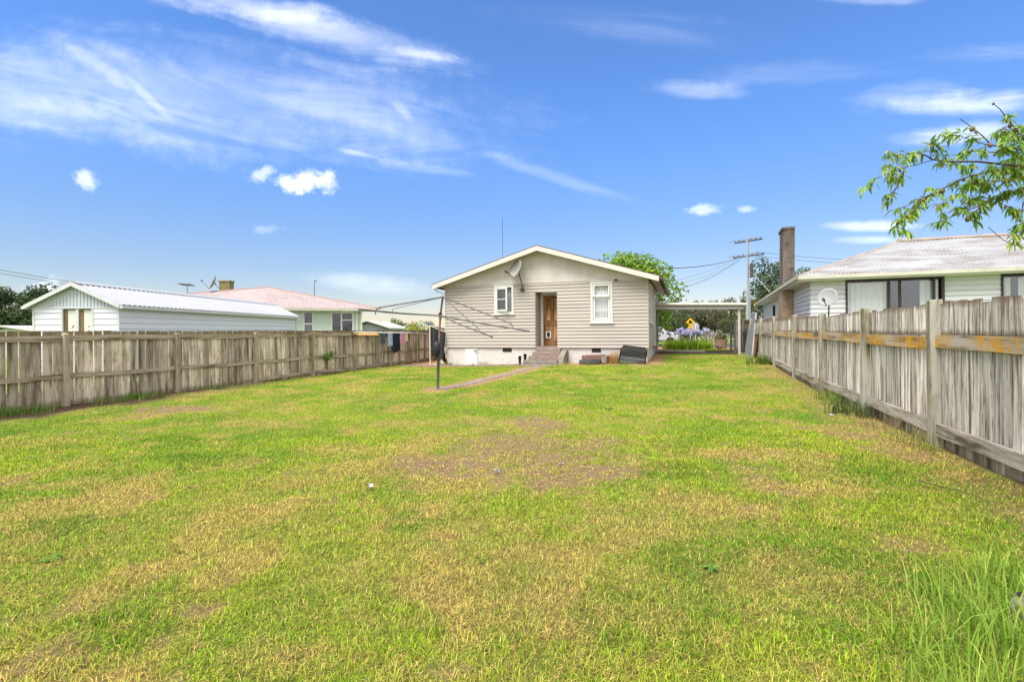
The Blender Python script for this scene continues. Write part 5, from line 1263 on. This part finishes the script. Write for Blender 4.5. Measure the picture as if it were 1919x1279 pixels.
for i in range(5):
    tree('distant_tree', ['broad', 'low', 'rounded', 'ragged', 'leaning'][i] + ' distant tree on the skyline, ' + ['first', 'second', 'third', 'fourth', 'last'][i] + ' from the left behind the pink roof', 'tree', pt((236, 262, 283, 660, 700)[i], 620, 150) * Vector((1, 1, 0)), (9.2, 8.6, 7.9, 5.2, 4.6)[i], 4.2, 8, 500, .8, (.05, .075, .05), (.10, .13, .08), .35, .3, seed=60 + i, group='trees on the skyline')

# ------------------------------------------------------------------ small plants and litter in the yard
def weed(label, x, y, n, h, w, cA=(.07, .16, .015), cB=(.20, .28, .04), spread=.14, up=.55):
    z = float(surf(x, y)); t = thing('weed_clump', label, 'weed', (x, y, z), 'weed clumps')
    tuft_mesh('blades', [(x + random.gauss(0, spread), y + random.gauss(0, spread * 2.0), z - .01) for _ in range(8)], n, h, w, cA, cB, spread * .6, t, up)
weed('dark strappy weed clump at the foot of the second right fence post', 2.66, 9.55, 190, .34, .012, (.05, .09, .02), (.17, .2, .08))
weed('wispy weeds at the foot of the nearest right fence post', 2.64, 7.35, 110, .30, .006, (.16, .20, .04), (.36, .32, .12))
weed('grass growing over the low rail beyond the second right fence post', 2.72, 11.2, 190, .32, .010, (.10, .18, .02), (.27, .32, .07), .18)
weed('dry grass caught on the low rail before the second right fence post', 2.74, 8.5, 110, .25, .006, (.20, .17, .07), (.38, .31, .15))
weed('green weeds beside the terracotta slab and leaning board', 2.62, 19.2, 200, .42, .02, (.06, .13, .02), (.16, .24, .05))
weed('green weeds under the near bay of the left fence', -11.35, 6.0, 260, .22, .010, (.05, .14, .012), (.14, .24, .03), .26)
weed('green weeds between the first two posts of the left fence', -11.35, 7.9, 300, .2, .010, (.05, .14, .012), (.14, .24, .03), .3)
weed('dry orange weeds between the step box and the timber chest', -2.42, 18.85, 300, .46, .010, (.34, .17, .06), (.5, .3, .12), .11, .75)
weed('green weeds in front of the timber chest', -1.95, 18.5, 120, .16, .010)
weed('green weeds under the low step box', -3.25, 18.5, 120, .15, .010)
weed('small weed against the base right of the white hatch', -7.7, 19.25, 110, .22, .008, (.10, .16, .03), (.3, .3, .08))
weed('weeds at the left corner of the house base', -9.2, 19.2, 120, .2, .01, (.10, .14, .03), (.22, .24, .07))
weed('pale weed at the right foot of the back steps', -4.3, 18.35, 90, .2, .008, (.25, .25, .06), (.4, .36, .1))
t = thing('climbing_plant', 'leafy green plant pushing through the left fence', 'plant', (-11.45, 14.6, .6))
bl = [(-11.48, 14.35, .62, .08, .13, .09), (-11.46, 14.6, .68, .08, .14, .08), (-11.47, 14.45, .52, .06, .10, .08)]
p, nr, cl = crown_points(bl, 110); leaves_mesh('foliage', p, nr, .085, .6, (.06, .16, .015), (.15, .27, .04), 'leaf', t)
mb = MB(); mb.tube([(-11.56, 14.3, .1), (-11.5, 14.45, .5), (-11.47, 14.6, .7)], .008, 5); mb.build('stem', 'twig', t)
def rosette(label, px, py, s):
    r_, d_ = at_lawn(px, py); c = vp(r_, d_, 0); c.z = float(surf(c.x, c.y)) + .005; t = thing('broadleaf_weed', label, 'weed', c, 'broadleaf weeds in the lawn')
    n = 22; V, Fq, Cc = [], [], []
    for i in range(n):
        a = i * 2.4 + rng.random(); l = s * rng.uniform(.6, 1.2); w = l * .32; u = np.array((math.cos(a), math.sin(a), 0)); v = np.array((-u[1], u[0], 0)); e = rng.uniform(.15, .6); o = np.array(c)
        V += [o, o + u * l * .45 + v * w * .5 + (0, 0, l * e * .5), o + u * l + (0, 0, l * e * .35), o + u * l * .5 - v * w * .5 + (0, 0, l * e * .5)]; Cc += [np.array((.12, .23, .035)) * rng.uniform(.7, 1.5)] * 4
    fast_mesh('leaves', np.array(V), np.arange(4 * n), np.full(n, 4), 'leaf', np.array(Cc), t)
for q in (('broad leaved weed on the left of the near lawn', 92, 1052, .075), ('dark rosette in the lawn in front of the step box', 1139, 771, .11), ('rosette weed on the right half of the near lawn', 1330, 1075, .06)): rosette(*q)
def scrap(label, px, py, s):
    r_, d_ = at_lawn(px, py); c = vp(r_, d_, 0); c.z = float(surf(c.x, c.y)) + .035; mb = MB(); k = 7; vs = []
    for i in range(k):
        for j in range(3): vs.append(c + Vector(((i / k - .5) * s * 2 + random.uniform(-.01, .01), (j - 1) * s * .35 + random.uniform(-.012, .012), random.uniform(-.012, .025))))
    f = [(i * 3 + j, i * 3 + j + 1, i * 3 + j + 4, i * 3 + j + 3) for i in range(k - 1) for j in (0, 1)]
    n = len(vs); vs += [v - Vector((0, 0, .004)) for v in vs]; f += [tuple(q + n for q in g_[::-1]) for g_ in f]
    mb.add(vs, f); tag(mb.build('litter_scrap', 'white'), label, 'litter')
scrap('crumpled white scrap on the lawn left of the bare patch', 693, 922, .045); scrap('small white scrap inside the bare patch', 1050, 876, .035); scrap('white scrap on the grass close to the right fence', 1557, 781, .045); scrap('tiny pale scrap at the left of the bare patch', 930, 887, .028)
c = vp(2.53, 2.34, .0)
t = thing('concrete_block', 'pale concrete block edge hidden in the tall grass at the bottom right corner', 'block', c)
rt = Matrix.Rotation(YAW + .1, 3, 'Z'); mb = MB(); mb.box(c + Vector((.12, .0, .0)), (.55, .30, .26), rt); mb.build('slab', 'concrete', t, bevel=.02)
mb = MB(); mb.box(c + Vector((.16, .24, -.03)), (.62, .05, .27), rt); mb.build('black_edging', 'black', t, bevel=.01)
# fallen twig on the grass by the right fence
t = tag(MB().tube([(1.98, 5.45, .05), (2.08, 5.3, .055), (2.18, 5.2, .05), (2.3, 5.0, .045)], [.006, .005, .004, .002], 5).tube([(2.08, 5.3, .055), (2.02, 5.18, .05)], [.003, .0015], 5).build('fallen_twig', 'twig'), 'thin brown twig lying on the grass near the right fence', 'twig')

# ------------------------------------------------------------------ peach tree reaching in from the right
def peach():
    t = thing('peach_tree', 'peach tree branches with narrow drooping leaves and withered fruit reaching in from the right', 'tree', (2.58, 3.25, 0))
    B = []
    def br(pts, r0, r1, d0, d1):
        r0 *= .7; P = [pt(1600 + x / 4.253, 180 + y / 4.253, d0 + (d1 - d0) * i / (len(pts) - 1)) for i, (x, y) in enumerate(pts)]; B.append((P, r0, r1)); return P
    br([(1600, 470), (1360, 430), (1230, 403), (1110, 392), (1050, 325), (960, 250), (865, 182)], .011, .002, 3.7, 3.5)
    br([(1650, 640), (1360, 560), (1000, 522), (760, 522), (640, 505), (560, 458), (440, 465), (340, 480)], .013, .002, 3.8, 3.6)
    br([(640, 508), (520, 548), (430, 565), (320, 605), (170, 665)], .005, .0015, 3.65, 3.5)
    br([(430, 565), (380, 640), (350, 740), (290, 820)], .003, .0015, 3.6, 3.55)
    br([(1600, 620), (1300, 570), (1100, 600), (900, 650), (700, 750), (560, 820), (470, 930), (400, 1000), (340, 1040)], .010, .0015, 3.9, 3.4)
    br([(700, 750), (540, 820), (430, 875), (370, 900)], .004, .0015, 3.65, 3.6)
    br([(1600, 640), (1360, 735), (1200, 790), (1040, 865), (900, 920), (780, 965), (690, 1000)], .009, .0015, 4.0, 3.6)
    br([(1040, 865), (960, 935), (900, 985), (1010, 935)], .003, .0015, 3.75, 3.7)
    br([(1500, 420), (1340, 300), (1240, 180), (1180, 100), (1130, 60)], .008, .0015, 3.7, 3.6)
    br([(1340, 300), (1230, 240), (1160, 290)], .004, .0015, 3.7, 3.65)
    br([(1500, 760), (1360, 850), (1345, 1000), (1340, 1090), (1290, 1165)], .007, .002, 3.9, 3.7)
    br([(1560, 1250), (1330, 1200), (1200, 1150), (1080, 1045)], .005, .001, 4.0, 3.9)
    br([(1500, 1130), (1340, 1085), (1230, 1065)], .003, .001, 3.9, 3.9)
    br([(1000, 640), (920, 760), (830, 800), (730, 860)], .004, .0015, 3.7, 3.6)
    br([(1200, 790), (1190, 860), (1270, 890)], .003, .0015, 3.85, 3.8)
    br([(1110, 392), (1000, 370), (900, 330), (800, 310)], .004, .001, 3.6, 3.5)
    br([(1700, 520), (1400, 500), (1180, 450), (1000, 440), (880, 440)], .008, .0015, 4.1, 3.9)
    br([(1700, 680), (1350, 640), (1150, 680), (960, 700)], .007, .0015, 4.1, 3.8)
    br([(760, 522), (700, 430), (660, 385)], .004, .0015, 3.65, 3.6)
    n_in = len(B)
    # limbs outside the picture join these to the trunk
    Tb = Vector((2.58, 3.25, -.1)); T1 = Vector((2.57, 3.27, .9)); T2 = Vector((2.62, 3.4, 1.7))
    mb = MB(); mb.tube([Tb, T1, T2], [.075, .06, .05], 10)
    for P, r0, r1 in B:
        if r0 >= .005: mb.tube([T2, T2.lerp(P[0], .5) + Vector((0, 0, .15)), P[0]], [.035, .022, r0], 7)
    mb.build('trunk', 'bark', t, smooth=True)
    for k in range(16):
        a = random.uniform(-1.9, 1.1); e = T2 + Vector((math.cos(a) * random.uniform(.5, 1.3) + .3, math.sin(a) * random.uniform(.5, 1.2), random.uniform(.3, 1.5)))
        rr = e.x * CY + e.y * SY; dd_ = -e.x * SY + e.y * CY
        if dd_ > 0 and rr / dd_ < 1.12: continue
        B.append(([T2, T2.lerp(e, .5) + Vector((0, 0, .2)), e], .012, .002))
    mb = MB()
    for P, r0, r1 in B: mb.tube(P, [max(.0024, r0) + (max(.0022, r1) - max(.0024, r0)) * i / (len(P) - 1) for i in range(len(P))], 6)
    brm = mb
    V, Fc, C = [], [], []; fr = []; spurs = []
    rs = random.Random(5)
    def leaf(p, out, l):
        out = out.normalized(); w = l * rs.uniform(.16, .22); d = (out + Vector((0, 0, -.35))).normalized(); s = d.cross(Vector((rs.gauss(0, .5), rs.gauss(0, .5), 1))).normalized(); nn = s.cross(d)
        o = len(V); q = p.copy(); dirn = d.copy(); cv = rs.uniform(.18, .5)
        ws = (.06, .8, 1.0, .7, .0); prev = p
        for i, wk in enumerate(ws):
            if i: prev = prev + dirn * l / 4; dirn = (dirn + Vector((0, 0, -cv))).normalized()
            V.append(prev - s * w * wk * .5 + nn * w * wk * .18); V.append(prev.copy()); V.append(prev + s * w * wk * .5 + nn * w * wk * .18)
        for i in range(4):
            b = o + i * 3; Fc.extend([b, b + 1, b + 4, b + 3, b + 1, b + 2, b + 5, b + 4])
        g = rs.random(); c = np.array((.10, .22, .015)) * (1 - g) + np.array((.27, .40, .04)) * g
        if rs.random() < .06: c = np.array((.40, .36, .03))
        C.extend([c * rs.uniform(.8, 1.2)] * 15)
    def cluster(p, ax, n, l):
        for k in range(n):
            o = Vector((rs.gauss(0, 1), rs.gauss(0, 1), rs.gauss(-.1, .55))) + ax * .7
            leaf(p + ax * rs.uniform(-.03, .03), o, l * rs.uniform(.65, 1.2))
    for bi, (P, r0, r1) in enumerate(B):
        bare = bi in (11, 12); skip0 = .15
        L = [(P[i + 1] - P[i]).length for i in range(len(P) - 1)]; tot = sum(L); s = tot * skip0
        while s < tot:
            q = s; i = 0
            while i < len(L) - 1 and q > L[i]: q -= L[i]; i += 1
            p = P[i].lerp(P[i + 1], min(1, q / L[i])); ax = (P[i + 1] - P[i]).normalized()
            if not bare and not (bi == 0 and s > tot * .62) and not (bi == 8 and s > tot * .60):
                dens = 1.6 if p.x > 2.0 or bi in (16, 17) else 1.0
                sv = Vector((rs.gauss(0, 1), rs.gauss(0, 1), rs.gauss(.2, .8))).normalized() * rs.uniform(.015, .075) + ax * .02
                if rs.random() < .85: spurs.append((p, p + sv)); cluster(p + sv, (sv.normalized() + ax).normalized(), int(rs.randint(8, 15) * dens), .081)
            if rs.random() < .34 and not bare: fr.append(p + Vector((rs.gauss(0, .006), rs.gauss(0, .006), -.012)))
            s += rs.uniform(.035, .095)
        if not bare and bi not in (0, 8): cluster(P[-1], (P[-1] - P[-2]).normalized(), 10, .088)
        elif bi in (8,): fr.append(P[-1])
    for a_, b_ in spurs: brm.tube([a_, b_], [.003, .0015], 5)
    brm.build('branch', 'twig', t, smooth=True)
    o = fast_mesh('foliage', np.array([tuple(v) for v in V]), np.array(Fc), np.full(len(Fc) // 4, 4), 'leafshiny', np.array(C), t, smooth=True)
    for i, p in enumerate(fr[:60]):
        mb = MB(); r = rs.uniform(.009, .017); mb.ball(p, (r, r, r * 1.15), 8, 6, .25); mb.build('fruit', 'fruit', t, smooth=True)
peach()

# ------------------------------------------------------------------ sky and sun
SUN = Vector((-.22, -.62, 1.15)).normalized()
w = bpy.data.worlds.new('World'); sc.world = w; w.use_nodes = True; nt = w.node_tree; nt.nodes.clear(); w.cycles.sampling_method = 'MANUAL'; w.cycles.sample_map_resolution = 512
out = nd(nt, 'ShaderNodeOutputWorld'); bg = nd(nt, 'ShaderNodeBackground'); nt.links.new(bg.outputs[0], out.inputs[0])
sky = nd(nt, 'ShaderNodeTexSky', sky_type='NISHITA'); sky.sun_disc = False; sky.sun_elevation = math.asin(SUN.z); sky.sun_rotation = math.atan2(SUN.x, SUN.y)
sky.air_density = 1.0; sky.dust_density = .1; sky.ozone_density = 2.5; sky.altitude = 50
bg.inputs[1].default_value = .088
tc = nd(nt, 'ShaderNodeTexCoord'); DIR = tc.outputs['Generated']
def dot(v):
    n = nd(nt, 'ShaderNodeVectorMath', operation='DOT_PRODUCT'); nt.links.new(DIR, n.inputs[0]); n.inputs[1].default_value = v; return n.outputs['Value']
m_ = lambda *a, **k: math_(nt, *a, **k)
az = m_('ARCTAN2', dot((CY, SY, 0)), dot((-SY, CY, 0))); zz = dot((0, 0, 1)); el = m_('ARCSINE', zz)
def vec(a, b, c=0.0):
    n = nd(nt, 'ShaderNodeCombineXYZ')
    for i, v in enumerate((a, b, c)):
        if isinstance(v, (int, float)): n.inputs[i].default_value = v
        else: nt.links.new(v, n.inputs[i])
    return n.outputs[0]
def wnoise(v, scale, detail, rough=.55, dist=0.0):
    n = nd(nt, 'ShaderNodeTexNoise'); n.inputs['Scale'].default_value = scale; n.inputs['Detail'].default_value = detail; n.inputs['Roughness'].default_value = rough; n.inputs['Distortion'].default_value = dist
    nt.links.new(v, n.inputs['Vector']); return n.outputs['Fac']
def mr(v, a, b, c=0.0, d=1.0):
    n = nd(nt, 'ShaderNodeMapRange', interpolation_type='SMOOTHSTEP'); nt.links.new(v, n.inputs[0])
    for i, q in enumerate((a, b, c, d)): n.inputs[i + 1].default_value = q
    return n.outputs[0]
def ang(px, py):
    q = (px - 960) / F_PX; e = (620.6 - py) / F_PX; a = math.atan(q); return a, math.atan(e * math.cos(a))
azg = m_('TANGENT', m_('MINIMUM', m_('MAXIMUM', az, -1.25), 1.25)); elg = m_('DIVIDE', m_('TANGENT', m_('MINIMUM', el, 1.3)), m_('MAXIMUM', m_('COSINE', az), .3))
def blob(px, py, hx, hy, rot):
    a0, e0 = (px - 960) / F_PX, (620.6 - py) / F_PX; k = 1.0; c, s = math.cos(R(rot)), math.sin(R(rot))
    da = m_('SUBTRACT', azg, a0); de = m_('SUBTRACT', elg, e0)
    # positive rot tips the right-hand end down
    u = m_('SUBTRACT', m_('MULTIPLY', da, c), m_('MULTIPLY', de, s)); v = m_('ADD', m_('MULTIPLY', da, s), m_('MULTIPLY', de, c))
    X = m_('DIVIDE', u, hx / F_PX * k); Yv = m_('DIVIDE', v, hy / F_PX * k)
    return m_('SQRT', m_('ADD', m_('MULTIPLY', X, X), m_('MULTIPLY', Yv, Yv)))
# streak texture: stretched along a gently falling line
def streak(rot, sx, sy, scale, seed, dist):
    c, s = math.cos(R(rot)), math.sin(R(rot))
    u = m_('SUBTRACT', m_('MULTIPLY', azg, c), m_('MULTIPLY', elg, s)); v = m_('ADD', m_('MULTIPLY', azg, s), m_('MULTIPLY', elg, c))
    return wnoise(vec(m_('MULTIPLY', u, sx), m_('MULTIPLY', v, sy), seed), scale, 8, .6, dist)
S1 = streak(12, 1.3, 6.5, 2.2, 1.7, .6); S2 = streak(28, 1.6, 9, 2.6, 5.1, .5); S3 = streak(-4, 1.3, 8, 2.4, 9.3, .6)
total = None
def addc(v, amt):
    global total
    v = m_('MULTIPLY', v, amt); total = v if total is None else m_('ADD', total, v)
PN = wnoise(vec(azg, elg, .3), 26, 9, .62)
def cirrus(px, py, hx, hy, rot, amt, st, lo=.40, hi=.72):
    d = blob(px, py, hx, hy, rot); d2 = m_('ADD', d, m_('MULTIPLY_ADD', st, -1.1, .55)); d2 = m_('ADD', d2, m_('MULTIPLY_ADD', PN, .7, -.35)); addc(m_('MULTIPLY', mr(d2, 1.15, .15), mr(st, lo, hi, .25, 1.0)), amt)
cirrus(400, 175, 620, 120, 7, .25, S1, .1, .8); cirrus(100, 165, 320, 110, 5, .22, S1, .15, .8); cirrus(660, 190, 240, 80, 12, .20, S1, .1, .8); cirrus(330, 235, 420, 60, 6, .16, S1, .2, .75)
cirrus(650, 62, 270, 44, 14, .50, S1, .1, .7); cirrus(790, 98, 90, 14, 10, .40, S1, .2, .6); cirrus(470, 8, 240, 26, 8, .4, S1, .3, .65); cirrus(185, 115, 100, 18, 34, .22, S2, .1, .7); cirrus(285, 180, 70, 10, 45, .22, S2, .1, .7); cirrus(758, 205, 34, 13, 48, .34, S2, .2, .6)
cirrus(1310, 172, 110, 20, 4, .28, S3, .3, .62); cirrus(1860, 195, 190, 26, -3, .56, S3, .3, .6); cirrus(1810, 258, 150, 22, -4, .5, S3, .3, .6); cirrus(1700, 185, 130, 26, -8, .25, S3); cirrus(1840, 105, 140, 20, -3, .22, S3)
cirrus(1060, 338, 150, 14, 18, .15, S1, .3, .6); cirrus(940, 290, 45, 8, 2, .3, S3, .3, .6); cirrus(670, 284, 50, 6, 14, .25, S1, .3, .6); cirrus(1630, 430, 100, 12, 0, .55, S3, .2, .5); cirrus(1620, 455, 90, 9, 0, .5, S3, .2, .5)
cirrus(1180, 50, 300, 40, 6, .10, S1); cirrus(1500, 140, 200, 25, -3, .10, S3); cirrus(1650, 5, 110, 12, 2, .3, S3, .3, .6); cirrus(690, 530, 120, 22, 5, .3, S3, .3, .6); cirrus(800, 315, 110, 10, 8, .14, S1, .3, .6)
def puff(px, py, hx, hy, rot, amt=1.0):
    d = blob(px, py, hx, hy, rot); addc(mr(m_('ADD', d, m_('MULTIPLY_ADD', PN, -3.4, 1.7)), 1.2, .2), amt)
puff(600, 338, 48, 22, -4, .8); puff(552, 342, 40, 17, 14, .7); puff(497, 320, 36, 13, -14, .5); puff(168, 325, 25, 24, -50, .6); puff(1330, 398, 34, 11, 0, .5); puff(1403, 397, 14, 8, 0, .4); puff(500, 427, 26, 10, 0, .2); puff(80, 535, 40, 16, -20, .5)
total = m_('MULTIPLY', total, .80)
# unseen white haze added overhead and behind the camera for neutral fill
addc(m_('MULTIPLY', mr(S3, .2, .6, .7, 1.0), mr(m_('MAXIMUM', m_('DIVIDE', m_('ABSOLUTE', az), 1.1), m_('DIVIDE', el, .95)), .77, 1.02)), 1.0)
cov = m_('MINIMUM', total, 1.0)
# richer, clearer blue overhead than the bare sky model
hs = nd(nt, 'ShaderNodeHueSaturation'); hs.inputs['Saturation'].default_value = 1.06; hs.inputs['Value'].default_value = 1.0; nt.links.new(sky.outputs[0], hs.inputs['Color'])
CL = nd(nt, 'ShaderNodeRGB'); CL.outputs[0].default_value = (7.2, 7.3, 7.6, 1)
low = mr(el, 0.0, .42)
tint = mixc(nt, low, (.57, .505, .51), (.62, .80, 1.06)); skyc = mixc(nt, 1.0, hs.outputs[0], tint, 'MULTIPLY')
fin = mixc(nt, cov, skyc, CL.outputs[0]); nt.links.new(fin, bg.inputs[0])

sun = bpy.data.lights.new('sun', 'SUN'); sun.energy = 2.35; sun.angle = R(36); sun.color = (1, .965, .925)
so = bpy.data.objects.new('sun', sun); COL.objects.link(so); so.rotation_euler = SUN.to_track_quat('Z', 'Y').to_euler()
vs = sc.view_settings; vs.view_transform = 'Standard'; vs.look = 'None'; vs.gamma = 1; vs.exposure = 1.38; vs.use_curve_mapping = False
sc.cycles.max_bounces = 6; sc.cycles.transparent_max_bounces = 12
